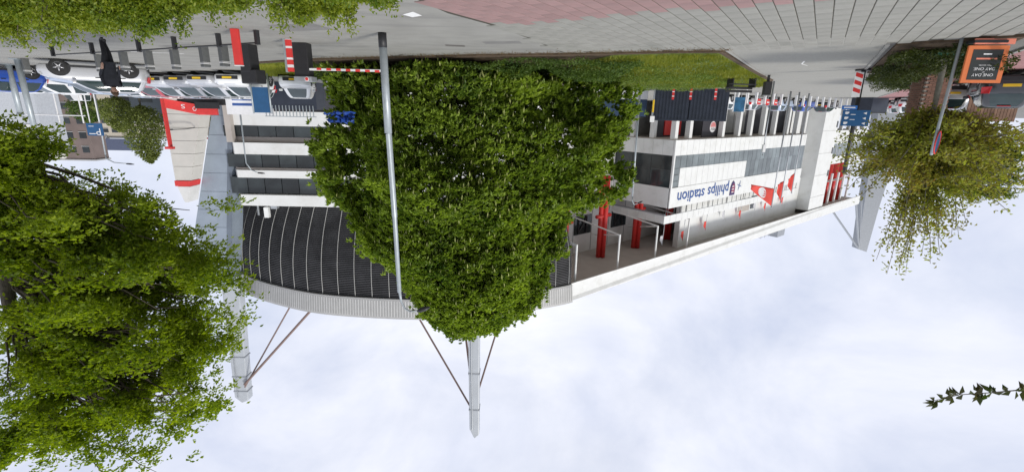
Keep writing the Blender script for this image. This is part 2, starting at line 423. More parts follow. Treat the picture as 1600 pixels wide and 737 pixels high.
# planting bed between the lane and the stadium
FRONT = [(8.73, 20.55), (6.28, 19.64), (3.79, 18.76), (1.28, 17.71), (-.99, 17.15), (-3.08, 16.45), (-5.0, 15.8), (-6.5, 15.45)]
BED = FRONT + [(-9.9, 20.6), (-14.7, 27.7), (-16.1, 31.8), (-13.5, 34.4), (-9.3, 36.0), (0, 36.4), (13, 33), (16.8, 30.6), (12.3, 22.7)]
slabpoly('planting_bed', BED, -.05, .05, SOIL)
LAWN = [(-3.3, 16.7), (-5.0, 15.95), (-6.45, 15.65), (-9.75, 20.7), (-14.5, 27.8), (-15.9, 31.7), (-13.4, 34.2), (-9.3, 35.8), (-4.5, 34), (-3.2, 26), (-2.4, 20)]
sheet('lawn', LAWN, .056, TURF)
LAWN2 = [(9.0, 20.9), (12.2, 22.9), (16.6, 30.5), (13, 32.7), (10.5, 29)]
sheet('lawn', LAWN2, .056, TURF)
def grass(name, poly, n, h0, h1, label, z=.055):
    p = sample(poly, n); k = vnoise(np.c_[p * .5, np.zeros(n)]); c = np.c_[p, np.full(n, z)]
    d = np.c_[rng.normal(size=(n, 2)) * .45, np.ones(n)]
    h = (h0 + (h1 - h0) * rng.random(n)) * (.5 + k)
    o = leaves(name, c, d, unit(n), h, .016 + .012 * rng.random(n), GRASSM, fold=.1)
    return tag(o, label, 'grass', kind='stuff')
grass('grass', LAWN, 70000, .08, .24, 'bright green grass beside the paved path')
grass('grass', LAWN2, 14000, .06, .14, 'mown grass strip behind the parking barriers')
pp = sample(LAWN, 5200); pp = pp[vnoise(np.c_[pp * .6, np.full(len(pp), 3.)]) > .42]
cl = np.c_[pp, .10 + .16 * rng.random(len(pp))]
tag(leaves('clover_leaves', cl, np.c_[rng.normal(size=(len(cl), 2)), .3 * np.ones(len(cl))], np.tile([0, 0, 1.], (len(cl), 1)) + .4 * unit(len(cl)), .07, .06,
           leafmat('clover_leaf', (.12, .2, .05), (.3, .36, .16), .3)), 'pale clover leaves scattered through the grass beside the path', 'weeds', kind='stuff')

def groundcover(name, poly, n, hmax, m, label, sz=.08, cat='ground cover', z0=.05, nscale=.9, seed=0.):
    p = sample(poly, n)
    h = np.clip(vnoise(np.c_[p * nscale, np.full(n, seed)]) * 1.35 - .1, .08, 1) * hmax
    h *= .75 + .5 * vnoise(np.c_[p * 4., np.full(n, seed + 5)])
    z = z0 + h * (1 - .5 * rng.random(n) ** 2)
    d = np.c_[rng.normal(size=(n, 2)), rng.normal(size=n) * .5 + .15]
    nr = np.tile([0, 0, 1.], (n, 1)) + .7 * unit(n)
    o = leaves(name, np.c_[p, z], d, nr, sz * (.7 + .6 * rng.random(n)), sz * .55, m)
    return tag(o, label, cat, kind='stuff')
GC = [(x + .12 * 0, y + .35) for x, y in FRONT[:6]] + [(-4.4, 16.6), (-4.2, 20), (-4, 25), (0, 27), (8, 27), (10, 23)]
groundcover('ground_cover', GC, 52000, .62, LEAF_G, 'dark leafy ground cover under the big central tree', .085)
groundcover('meadow_plants', [(-4.2, 17.6), (-8.3, 20.6), (-13.2, 28.5), (-13.5, 33.5), (-9.3, 35.2), (-4.6, 33), (-3.4, 25)], 16000, .42, leafmat('meadow_leaf', (.07, .13, .02), (.26, .34, .07), .35), 'low leafy plants and weeds growing through the lawn', .09, 'weeds', seed=4., nscale=.7)
HED = [ab(-3.7, 16.2), ab(-3.9, 30), ab(-1.35, 27), ab(-1.35, 16.9)]
slabpoly('hedge_bed', HED, -.05, .04, SOIL)
groundcover('low_hedge_foliage', HED, 30000, .62, LEAF_H, 'low dark shrub bed beside the street and paved path', .075, 'shrubs', seed=9., nscale=1.6)

# repairs in the lane and litter along the bed
PATCH = mat('asphalt_patch', (.205, .20, .19), .9, .15, 2, .6, 90)
for poly in ([(6.2, 12.4), (4.9, 12.0), (4.7, 12.9), (6.0, 13.3)], [(1.0, 14.6), (-.1, 14.3), (-.2, 14.8), (.9, 15.1)], [(12.5, 17.2), (10.9, 16.4), (10.6, 17.0), (12.2, 17.8)], [(9.2, 18.9), (8.1, 18.5), (7.9, 19.1), (9.0, 19.5)]):
    sheet('repair_patch', poly, -.0095, PATCH, road)
n_ = 1500; k_ = rng.random(n_) * (len(FRONT) - 1); i_ = k_.astype(int); fa = np.array(FRONT)
ps = fa[i_] + (fa[i_ + 1] - fa[i_]) * (k_ - i_)[:, None] + np.c_[rng.normal(size=n_) * .1, -np.abs(rng.normal(size=n_)) * .35]
tag(leaves('leaf_litter', np.c_[ps, np.full(n_, .002)], np.c_[rng.normal(size=(n_, 2)), np.full(n_, .1)], np.tile([0, 0, 1.], (n_, 1)) + .2 * unit(n_), .05, .035,
           leafmat('dry_leaf', (.10, .06, .03), (.25, .18, .08), .2)), 'dry leaf litter along the edge of the planting bed', 'litter', kind='stuff')

# ================================================================== STADIUM
ST = thing('stadium', 'white football stadium with dark louvred corner and blue facade lettering', 'stadium', (10, 66, 0))
def crom(pts, n):
    P = [np.array(p, float) for p in pts]; P = [2 * P[0] - P[1]] + P + [2 * P[-1] - P[-2]]; res = []
    for i in range(1, len(P) - 2):
        for k in range(n):
            t = k / n; a_, b_, c_, d_ = P[i - 1], P[i], P[i + 1], P[i + 2]
            res.append(.5 * ((2 * b_) + (-a_ + c_) * t + (2 * a_ - 5 * b_ + 4 * c_ - d_) * t * t + (-a_ + 3 * b_ - 3 * c_ + d_) * t ** 3))
    res.append(P[-2]); return np.array(res)
EAVE = crom([(-9.6, 61.8), (-7.4, 60.0), (-.2, 56.7), (6.5, 54.9), (13, 54.3), (23.2, 55.2), (30.1, 57.4), (37.5, 61.5), (46, 69), (54, 79)], 8)
# even spacing along the curve
seg = np.r_[0, np.cumsum(np.linalg.norm(np.diff(EAVE, axis=0), axis=1))]
def eave_at(s): return np.array([np.interp(s, seg, EAVE[:, 0]), np.interp(s, seg, EAVE[:, 1])])
def eave_n(s):
    t = eave_at(min(s + .5, seg[-1])) - eave_at(max(s - .5, 0)); t /= np.linalg.norm(t); return np.array([t[1], -t[0]])   # towards the street
EL = seg[-1]
SS = np.linspace(1.5, EL, 64)
EP = np.array([eave_at(s) for s in SS]); EN = np.array([eave_n(s) for s in SS])
PROF = [(13.4, 3.3), (15, 2.5), (17, 1.55), (19, .85), (21, .4), (23, .18), (25.4, .15)]
def inset(z): return float(np.interp(z, [p[0] for p in PROF], [p[1] for p in PROF]))
def strip(b, zs_off):                  # sweep a small profile [(z, inset), ...] along the eave
    k = len(zs_off); vs_ = []; fs_ = []
    for i in range(len(SS)):
        for z_, o_ in zs_off: q = EP[i] - EN[i] * o_; vs_.append((q[0], q[1], z_))
    for i in range(len(SS) - 1):
        for j in range(k - 1): fs_.append((i * k + j, (i + 1) * k + j, (i + 1) * k + j + 1, i * k + j + 1))
    b.add(vs_, fs_); return b
clad = strip(MB(), [(z_, inset(z_) + .22) for z_ in np.linspace(13.2, 25.6, 14)]).build('corner_cladding', BLACKB, ST, True)
z_ = 13.5
while z_ < 25.25:
    strip(MB(), [(z_ - .02, inset(z_) + .16), (z_ + .02, inset(z_)), (z_ + .14, inset(z_ + .14) + .02), (z_ + .16, inset(z_ + .16) + .17)]).build('slat', BLACKM, clad)
    z_ += .235
s_ = 2.0
while s_ < EL - 1:
    q, nn = eave_at(s_), eave_n(s_)
    b = MB(); b.tube([(q[0] - nn[0] * (inset(zz) - .03), q[1] - nn[1] * (inset(zz) - .03), zz) for zz in np.linspace(13.3, 25.4, 13)], .042, 6)
    b.build('rib', RIBW, clad, True); s_ += 2.25
corn = strip(MB(), [(25.35, .5), (25.38, -.1), (25.6, -.12), (27.7, -.35), (28.0, -.33), (28.02, 1.4), (27.6, 9)]).build('cornice', CORN, ST)
b = MB()
for s_ in np.arange(1.6, EL - .3, .36):
    q, nn = eave_at(s_), eave_n(s_); tt = np.array([-nn[1], nn[0]])
    for zz0, zz1, o0, o1 in ((25.6, 27.7, .15, .38),):
        p = [q + nn * o0 - tt * .05, q + nn * o0 + tt * .05, q + nn * o1 + tt * .05, q + nn * o1 - tt * .05]
        b.add([(p[0][0], p[0][1], zz0), (p[1][0], p[1][1], zz0), (p[2][0], p[2][1], zz1), (p[3][0], p[3][1], zz1)], [(0, 1, 2, 3)])
tag(b.build('cornice_ribs', WHITE2, corn), kind='stuff')
strip(MB(), [(-.5, 3.6), (13.5, 3.6)]).build('corner_wall', WHITE2, ST)

# --- the long stand: roof, soffit, back wall
def sbox(b, s0, s1, D0, D1, z0, z1): return b.prism(ccw([sd(s0, D0), sd(s1, D0), sd(s1, D1), sd(s0, D1)]), z0, z1)
SA, SZ = 45.5, 172.0
roof = sbox(MB(), SA, SZ, 42.25, 80, 26.4, 27.7).build('roof', SOFFIT, ST)
b = MB(); b.extrude([(*sd(SA - 3.2, 42.9), 26.0), (*sd(SA, 42.0), 25.35), (*sd(SZ, 42.0), 25.35), (*sd(SZ, 42.0), 28), (*sd(SA, 42.0), 28), (*sd(SA - 3.2, 42.9), 28.05)], (*(E2 * .22), 0))
b.build('fascia', WHITE, roof)
sbox(MB(), SA + 1, SZ, 54, 55, -.5, 26.4).build('back_wall', WHITE2, ST)
sbox(MB(), SA + 1, 67, 53.7, 53.98, -.3, 6.0).build('plinth', mat('plinth_grey', (.3, .3, .29), .7), ST)
b = MB()
for s_ in np.arange(48, 76, 4.7): sbox(b, s_, s_ + .1, 53.94, 54, 12, 26.3)
tag(b.build('panel_joints', mat('joint_grey', (.3, .3, .3), .7), ST), kind='stuff')
# dark openings with a stair brace drawn across them, white parapets between
for s0 in (48.4, 57.6, 67.6):
    w_ = sbox(MB(), s0, s0 + 4.3, 53.86, 53.98, 19.6, 23.0).build('window', GLASS, ST)
    b = MB()
    for q0, q1 in (((s0 + .9, 19.8), (s0 + .9, 22.8)), ((s0 + .9, 22.8), (s0 + 2.9, 19.8)), ((s0 + 2.9, 19.8), (s0 + 2.9, 22.8))):
        b.tube([(*sd(q0[0], 53.75), q0[1]), (*sd(q1[0], 53.75), q1[1])], .16, 5)
    b.build('brace', BLACKP, w_)
    w_ = sbox(MB(), s0 - 3, s0 + 6, 53.86, 53.98, 15.6, 17.6).build('window', GLASS, ST)
for s0 in (51.0, 60.4, 70.2, 80.4):
    c_ = MB()
    for ds, dd in ((-.55, 0), (.0, -.5), (.55, 0)): c_.tube([(*sd(s0 + ds, 50 + dd), 12.2), (*sd(s0 + ds, 50 + dd), 26.3)], .42, 10)
    col_ = c_.build('red_column', REDST, ST, True)
    for zz in (14.6, 19.0):
        MB().tube([(*sd(s0 - 1.9, 49.8), zz), (*sd(s0 + 1.6, 49.8), zz)], .34, 8).build('cross_bar', REDST, col_, True)
for s0 in (46.8, 56.4, 66.4, 76.2):
    f_ = MB()
    f_.tube([(*sd(s0, 43.1), 20.2), (*sd(s0, 43.1), 26.3)], .17, 6)
    f_.tube([(*sd(s0, 43.1), 20.3), (*sd(s0 + .3, 53.8), 19.4)], .13, 6)
    f_.tube([(*sd(s0, 43.1), 20.3), (*sd(s0 + 6.5, 53.8), 23.6)], .10, 6)
    f_.build('roof_prop', WHITE, ST)
# white boards under the roof beyond the lettering
sbox(MB(), 76.6, 131, 45.2, 46.2, 17.2, 26.38).build('upper_wall', WHITE, ST)
for s0, s1, z0, z1 in ((99, 104, 19.6, 22.4), (104.6, 107, 19.4, 22.2)):
    sbox(MB(), s0, s1, 45.12, 45.19, z0, z1).build('window', GLASS if s0 > 104 else SOFFIT, ST)

# --- entrance block with the lettering
BLK = empty_part('entrance_block', ST)
S0, S1, PW = 67.45, 121.2, 1.82
sbox(MB(), S0 + .06, S1, 42.3, 54, 6.3, 17.2).build('core', mat('core_grey', (.22, .22, .22), .7), BLK)
def panelrow(z0, z1, s0, s1, m, D=42.16, nm='panel', th=.13, gap=.05):
    s_ = s0
    while s_ < s1 - .3:
        e_ = min(s_ + PW, s1); sbox(MB(), s_ + gap / 2, e_ - gap / 2, D, D + th, z0, z1).build(nm, m, BLK); s_ = e_
panelrow(6.15, 8.62, S0, S1, WHITE)
panelrow(8.64, 10.68, S0 + .35, S1, GLASSG, 42.2, 'pane', .09, .09)
panelrow(10.7, 13.86, S0 + 2.2, 93.0, WHITE)
panelrow(10.7, 13.86, 93.05, S1, GLASSG, 42.2, 'pane', .09, .09)
for k in range(3): sbox(MB(), S0 + .4, S0 + 2.1, 42.2, 42.29, 10.75 + k * 1.05, 11.7 + k * 1.05).build('pane', GLASSG, BLK)
sbox(MB(), S0, S1 + .2, 42.1, 42.28, 13.9, 17.25).build('letter_band', WHITE, BLK)
sbox(MB(), S0 - .02, S0 + .34, 42.08, 42.4, 6.12, 13.88).build('corner_post', WHITE, BLK)
sbox(MB(), S0 + .1, S1, 42.4, 54, 6.0, 6.28).build('underside', SOFFIT, BLK)
# side face towards the corner
for z0, z1, m_, nm in ((6.15, 8.6, WHITE, 'panel'), (13.9, 17.25, WHITE, 'letter_band')):
    d_ = 42.45
    while d_ < 53.9:
        e_ = min(d_ + 1.9, 53.95) if nm == 'panel' else 53.95
        sbox(MB(), S0 - .06, S0 + .05, d_ + .02, e_ - .02, z0, z1).build(nm, m_, BLK); d_ = e_
for k in range(3):
    for z0, z1 in ((8.64, 11.0), (11.05, 13.86)):
        sbox(MB(), S0 - .01, S0 + .05, 42.5 + k * 3.85, 42.5 + k * 3.85 + 3.78, z0, z1).build('pane', GLASS, BLK)
# terrace rail and pale parapet
b = MB()
for s_ in np.arange(S0 + .2, S1, 1.82): sbox(b, s_, s_ + .07, 42.3, 42.37, 17.2, 18.55)
for s_ in np.arange(S0 + 3.3, S1, 5.46): sbox(b, s_ + .5, s_ + .57, 42.3, 42.37, 17.2, 18.55)
sbox(b, S0, S1, 42.32, 42.36, 18.5, 18.56); sbox(b, S0, S1, 42.32, 42.36, 17.25, 17.32)
b.build('terrace_rail', mat('rail_dark', (.09, .1, .1), .5), BLK)
panelrow(18.7, 20.1, S0, S1, WHITE, 42.75, 'parapet_panel', .1, .06)
for k in range(6): sbox(MB(), S0 + .3, S0 + .4, 42.9 + k * 1.85, 42.9 + k * 1.85 + 1.8, 18.7, 20.1).build('parapet_panel', WHITE, BLK)
sbox(MB(), S0 + .2, S0 + .45, 42.9, 53.9, 18.45, 18.66).build('terrace_edge', GREYM, BLK)
# lettering and crest
text('lettering', 'philips', BLUEL, BLK, 7.6, (*sd(83.2, 42.06), 14.75), (.777, -.629, 0), height=2.6, bold=.014)
text('lettering', 'stadion', BLUEL, BLK, 8.6, (*sd(73.9, 42.06), 14.82), (.777, -.629, 0), height=1.95, bold=.014)
def facade_pt(s_, z_, D): return (*sd(s_, D), z_)
b = MB(); sh = [(-.95, 1.3), (.95, 1.3), (.95, -.2), (.55, -1.1), (0, -1.5), (-.55, -1.1), (-.95, -.2)]
cs_, cz_ = 88.6, 15.75
b.extrude([facade_pt(cs_ - x, cz_ + z_, 42.02) for x, z_ in sh][::-1], (*(E2 * .07), 0)); crest = b.build('crest', mat('crest_navy', (.05, .03, .12), .5), BLK)
b = MB(); b.extrude([facade_pt(cs_ - x * .6 + .15, cz_ + z_ * .65, 41.99) for x, z_ in sh][::-1], (*(E2 * .02), 0)); b.build('crest_field', mat('crest_plum', (.30, .05, .10), .5), crest)
for k in range(3):
    z_ = cz_ + .6 - k * .55; sbox(MB(), cs_ - .45, cs_ + .35, 41.96, 41.98, z_, z_ + .17).build('crest_stripe', WSIGN, crest)
b = MB()
for q in range(4):
    a_ = q * math.pi / 2 + .3; sx_, sz_ = math.cos(a_), math.sin(a_)
    b.extrude([facade_pt(91.2 + sx_ * .15 - sz_ * .12, 15.4 + sz_ * .15 + sx_ * .12, 42.03), facade_pt(91.2 + sx_ * 1.0, 15.4 + sz_ * 1.0, 42.03), facade_pt(91.2 + sx_ * .15 + sz_ * .12, 15.4 + sz_ * .15 - sx_ * .12, 42.03)], (*(E2 * .05), 0))
b.build('crest_star', BLUEL, crest)
# ground floor: columns, dark recess, crest disc
for s_ in (67.6, 71.8, 82.6, 88.6, 93.4, 98.8, 104, 110.5, 115.5, 119.8):
    sbox(MB(), s_, s_ + .85, 42.5, 43.35, -.3, 6.0).build('column', WHITE2, BLK)
for d_ in (46.5, 50.5): sbox(MB(), 67.6, 68.4, d_, d_ + .8, -.3, 6.0).build('column', WHITE2, BLK)
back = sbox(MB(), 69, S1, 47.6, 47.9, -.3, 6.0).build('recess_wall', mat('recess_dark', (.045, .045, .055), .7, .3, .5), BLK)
for s0, s1 in ((90.5, 96), (96.2, 101)): sbox(MB(), s0, s1, 47.4, 47.58, 1.2, 5.6).build('door_panel', mat('recess_grey', (.3, .3, .29), .7), BLK)
sbox(MB(), 72, 77, 47.4, 47.58, 2.6, 5.7).build('red_panel', REDPL, BLK)
def disc(ctr, r_, m, nm, par, th=.03, xd=(.777, -.629, 0), n=28):
    x_ = Vector(xd); nrm_ = x_.cross(Vector((0, 0, 1))); c_ = Vector(ctr)
    b = MB(); b.extrude([c_ + x_ * math.cos(2 * math.pi * i / n) * r_ + Vector((0, 0, 1)) * math.sin(2 * math.pi * i / n) * r_ for i in range(n)][::-1], nrm_ * -th)
    return b.build(nm, m, par)
sbox(MB(), 77.6, 84.2, 43.6, 43.75, 2.4, 5.95).build('dark_screen', mat('screen_dark', (.03, .028, .035), .6), BLK)
EC = (*sd(81.0, 43.55), 4.2)
em = disc(EC, .98, WSIGN, 'emblem', BLK)
for k in range(5):
    z_ = -.78 + k * .17; hw = math.sqrt(max(.05, .9 ** 2 - z_ ** 2)); sbox(MB(), 81 - hw, 81 + hw, 43.49, 43.51, 4.2 + z_, 4.2 + z_ + .085).build('stripe', REDPL, em)
text('emblem_letters', 'PSV', mat('ink', (.03, .03, .04), .5), em, 1.35, (*sd(81, 43.48), 4.3), (.777, -.629, 0), height=.5)

# --- white stair tower, far bay
sbox(MB(), 121.25, 131, 46.0, 47, -.3, 26.38).build('recessed_wall', WHITE2, ST)
sbox(MB(), 124.2, 127.4, 45.9, 45.99, 7.2, 10.0).build('window', GLASS, ST)
tw = sbox(MB(), 131, 140.8, 42.3, 54, -.3, 25.3).build('stair_tower', WHITE, ST)
for zz in (5.5, 11, 16.5, 22): sbox(MB(), 130.96, 140.84, 42.26, 42.3, zz, zz + .07).build('tower_joint', mat('joint_grey2', (.5, .5, .48), .7), tw)
for z0 in (3.2, 9.8, 15.6): sbox(MB(), 139.6, 140.4, 42.2, 42.28, z0, z0 + 1.5).build('window', GLASS, tw)
FB = empty_part('far_bay', ST)
sbox(MB(), 141.2, 171, 43.2, 54, 5.6, 9.0).build('white_band', WHITE, FB)
sbox(MB(), 141.2, 171, 43.5, 54, 9.02, 12.4).build('glazing', GLASSG, FB)
sbox(MB(), 141.2, 171, 43.2, 54, 12.42, 14.4).build('white_band', WHITE, FB)
for s_ in np.arange(142, 171, 2.4): sbox(MB(), s_, s_ + .14, 43.42, 43.5, 9.05, 12.38).build('mullion', WHITE, FB)
for s0 in (143.5, 148.5, 153.5, 158.5, 163.5):
    MB().tube([(*sd(s0, 46), 14.4), (*sd(s0, 46), 26.3)], .75, 10).build('red_column', REDST, FB, True)
    f_ = MB(); f_.tube([(*sd(s0 - 2, 43.1), 17), (*sd(s0 - 2, 43.1), 26.3)], .3, 6); f_.tube([(*sd(s0 - 2, 43.1), 19), (*sd(s0 + 4, 53), 22)], .25, 6); f_.build('roof_prop', WHITE, FB)
for s_ in np.arange(142, 170, 6): sbox(MB(), s_, s_ + .8, 43.4, 44.2, -.3, 5.6).build('column', WHITE2, FB)
sbox(MB(), 141.2, 171, 52, 52.3, -.3, 5.6).build('recess_wall', MATS['recess_dark'], FB)

# --- offices tucked under the corner, seen almost face on
OF = empty_part('office_wing', ST)
OX0, OX1, OY = 20.0, 34.2, 56.0
def oband(z0, z1, m, nm, out=0.0):
    o_ = out; return MB().prism(ccw([(OX0, OY - o_), (OX1 - .9, OY - o_), (OX1 + .5, OY + 1.5), (OX1 + .5, OY + 9), (OX0, OY + 9)]), z0, z1).build(nm, m, OF)
oband(2.6, 4.26, WHITE, 'white_band'); oband(5.6, 6.2, SOFFIT, 'beam', -.3)
oband(6.24, 7.6, WHITE, 'white_band', .5); oband(9.5, 10.4, WHITE, 'white_band', .5); oband(9.25, 9.47, SOFFIT, 'beam', .2)
oband(12.5, 13.85, WHITE, 'white_band', .5); oband(-.3, 2.58, mat('wall_dark', (.06, .06, .07), .7), 'base_wall', -.2)
for z0, z1, m_ in ((4.28, 5.58, GLASS), (7.62, 9.23, GLASS), (10.42, 12.48, GLASS)):
    oband(z0, z1, BLACKB, 'core', -.4)
    x_ = OX0
    while x_ < OX1 - 1.2:
        MB().box((x_ + 1.05, OY + .2, (z0 + z1) / 2), (2.02, .06, z1 - z0 - .04)).build('pane', m_, OF); x_ += 2.1
MB().extrude([(OX1 - .75, OY + .2, 7.62), (OX1 + .25, OY + 1.5, 7.62), (OX1 + .25, OY + 1.5, 9.23), (OX1 - .75, OY + .2, 9.23)], (-.05, .05, 0)).build('pane', GLASS, OF)
MB().extrude([(OX1 - .75, OY + .2, 10.42), (OX1 + .25, OY + 1.5, 10.42), (OX1 + .25, OY + 1.5, 12.48), (OX1 - .75, OY + .2, 12.48)], (-.05, .05, 0)).build('pane', GLASS, OF)
MB().prism([(33.2, 55.3), (33.9, 55.3), (33.9, 56), (33.2, 56)], -.2, 6.2).build('column', SOFFIT, OF)
ac = MB().box((31.1, 57, 15.0), (.55, .5, 1.3)).build('vent_pipe', WHITE, OF); MB().box((30.2, 57.3, 14.2), (.8, .6, .7)).build('vent_box', GREYM, OF)
MB().tube([(32.4, 57.4, 13.8), (32.2, 57.0, 15.4)], .12).build('vent_pipe', GREYM, OF)

# --- leaning pylon and pale stair tower beside the offices
py = MB(); py.extrude([(36.3, 56.6, -.3), (36.05, 56.6, 3), (38.9, 56.6, 12.4), (40.3, 56.6, 17), (40.9, 56.6, 25), (37.0, 56.6, 25), (35.55, 56.6, 16.4), (33.6, 56.6, 3), (33.3, 56.6, -.3)][::-1], (0, 2.5, 0))
pyl = py.build('pylon', BLUEG, ST)
MB().extrude([(34.1, 56.55, 3), (36.15, 56.55, 16.4), (37.4, 56.55, 24.9), (36.95, 56.55, 24.9), (35.5, 56.55, 16.4), (33.55, 56.55, 3)], (0, .04, 0)).build('pylon_edge', BLUEGD, pyl)
for k in range(9):
    b = MB(); zz = 3.2 + k * 2.3; xa, xb = np.interp(zz, [3, 16.4, 25], [33.7, 35.6, 37.1]), np.interp(zz, [3, 12.4, 17, 25], [36.0, 38.8, 40.2, 40.8])
    b.box(((xa + xb) / 2, 56.585, zz), (xb - xa, .025, .035)); b.build('panel_joint', BLUEGD, pyl)
ptw = empty_part('panel_tower', ST)
zs = [-.3, 1.6, 3.1, 4.6, 6.1, 7.6, 9.1, 10.75]
def xr(zz): return float(np.interp(zz, [-.3, 3, 12.4, 13.5], [36.45, 36.1, 38.95, 39.3]))
for z0, z1 in zip(zs[:-1], zs[1:]):
    MB().extrude([(xr(z0), 54.6, z0 + .02), (40.3, 54.6, z0 + .02), (40.3, 54.6, z1 - .02), (xr(z1), 54.6, z1 - .02)], (0, 1.9, 0)).build('panel', CREAM, ptw)
MB().extrude([(xr(10.8), 54.55, 10.8), (40.4, 54.55, 10.8), (40.4, 54.55, 11.45), (xr(11.45), 54.55, 11.45)], (0, 1.9, 0)).build('red_stripe', REDPL, ptw)
MB().extrude([(xr(11.5), 54.6, 11.5), (40.2, 54.6, 11.5), (39.6, 54.6, 13.4), (xr(13.4), 54.6, 13.4)], (0, 1.9, 0)).build('panel', WHITE2, ptw)
lamp_ = MB(); lamp_.tube([(36.9, 54.5, 4.55), (36.9, 54.1, 4.6), (37.6, 53.9, 4.72), (39.2, 53.9, 4.8)], .05, 6); lamp_.box((39.35, 53.9, 4.8), (.5, .25, .15)); lamp_.build('wall_lamp', BLACKP, ptw)

# --- floodlight masts
def mast(name, label, base, w0, w1, z1, tilt, struts, ch=1.4, d=1.3):
    t_ = thing(name, label, 'mast', base, group='stadium masts')
    x, y, z0 = base; b = MB(); tx = x + tilt
    b.extrude([(x - w0 / 2, y, z0), (x + w0 / 2, y, z0), (tx + w1 / 2, y, z1 - ch), (tx, y, z1), (tx - w1 / 2, y, z1 - ch * .45)], (0, d, 0))
    b.build('shaft', MASTM, t_, bevel=.12)
    for fz in (.62, .78, .9):
        zz = z0 + (z1 - z0) * fz; wz_ = w0 + (w1 - w0) * fz
        MB().box((x + tilt * fz, y + d / 2, zz), (wz_ + .10, d + .10, .16)).build('flange', GREYM, t_)
    MB().tube([(x + tilt * .5 + w0 * .2, y - .12, z0 + (z1 - z0) * .5), (tx + w1 * .2, y - .12, z1 - ch)], .05, 6).build('cable_pipe', GREYM, t_)
    for p0, p1, r_ in struts: MB().tube([p0, p1], r_, 7).build('strut', STRUTB, t_)
    return t_
mast('floodlight_mast', 'tall pale grey mast rising behind the big central tree', (4.5, 51.4, 0), 1.75, 1.25, 43.7, -.05,
     [((4.9, 52.2, 39.6), (12.6, 56.2, 28.0), .12), ((4.7, 52.6, 38.2), (6.7, 58.6, 28.0), .15), ((4.2, 52.2, 37.8), (1.0, 57.6, 28.0), .12)])
t_ = mast('floodlight_mast', 'pale grey mast with rounded head showing above the fresh green tree', (37.6, 57.6, 24), 2.4, 1.9, 43.4, .9,
     [((37.6, 57.4, 40.6), (30.0, 58.4, 28.0), .11), ((37.6, 57.4, 40.2), (26.5, 57.0, 28.0), .17)], ch=.9)
t_ = thing('floodlight_mast', 'broad grey leaning mast at the far end of the roof', 'mast', (-122, 150, 0), group='stadium masts')
MB().extrude([(-114.0, 150, 0), (-116.0, 150, 30), (-117.3, 150, 45.2), (-120.4, 150, 46.2), (-121.2, 150, 30), (-124, 150, 0)][::-1], (0, 3, 0)).build('shaft', GREYM, t_)
for p0, p1 in (((-117.0, 150, 44.6), (-100.5, 147, 27.9)), ((-117.0, 150, 43.5), (-108.6, 144, 28)), ((-117.2, 150, 43), (-112.5, 147, 28))):
    MB().tube([p0, p1], .3, 6).build('strut', GREYM, t_)
t_ = thing('roof_box', 'small grey technical box standing on the long roof edge', 'roof unit', (*sd(118, 43.5), 27.7))
MB().prism(ccw([sd(116.5, 43), sd(120.5, 43), sd(120.5, 45), sd(116.5, 45)]), 27.7, 30.2).build('housing', GREYM, t_)
b = MB()
for k in range(5): b.tube([(*sd(108 + k * 1.9, 43.2), 27.9), (*sd(108 + k * 1.9, 43.2), 29.2)], .05, 5)
b.tube([(*sd(107, 43.2), 28.9), (*sd(117, 43.2), 28.9)], .04, 5); b.build('hand_rail', GREYM, t_)

# ================================================================== TREES
def limb(b, p0, p1, r0, r1, sag=0.0, wob=.08, n=6):
    p0, p1 = Vector(p0), Vector(p1); L_ = (p1 - p0).length; pts = []
    for i in range(n + 1):
        t = i / n; q = p0.lerp(p1, t)
        q.z += sag * L_ * math.sin(math.pi * t)
        if 0 < i < n: q += Vector((random.uniform(-1, 1), random.uniform(-1, 1), random.uniform(-1, 1))) * wob * L_ * .25
        pts.append(q)
    b.tube(pts, [r0 + (r1 - r0) * i / n for i in range(n + 1)], 7)
    return pts

# --- big central hornbeam
TC = (2.1, 24.2)
prof = [(0.35, -4.3, 9.4), (1, -5.7, 10.0), (3, -6.3, 10.0), (5.3, -6.1, 10.2), (6.6, -5.2, 10.3), (7.6, -3.5, 10.2), (8.7, -3.1, 9.4), (9.6, -3.0, 7.4), (11.4, -2.7, 6.2), (12.2, -2.5, 5.8), (13.3, -.4, 5.0), (14.1, .9, 3.6), (14.6, 1.8, 2.8)]
pz = np.array([p[0] for p in prof]); pl = np.array([TC[0] - p[1] - (.05 if p[0] > 8 else .2) for p in prof]); pr = np.array([p[2] - TC[0] for p in prof])
tree = thing('hornbeam_tree', 'large dense green tree with hanging pale catkins, foliage down to the ground', 'tree', (TC[0], TC[1], .05))
def crown_r(z_, cs_, sn_):
    wl_, wr_ = np.interp(z_, pz, pl), np.interp(z_, pz, pr)
    rx_ = np.where(cs_ > 0, wr_, wl_); ry_ = (wl_ + wr_) / 2 * .78
    return 1 / np.sqrt((cs_ / rx_) ** 2 + (sn_ / ry_) ** 2)
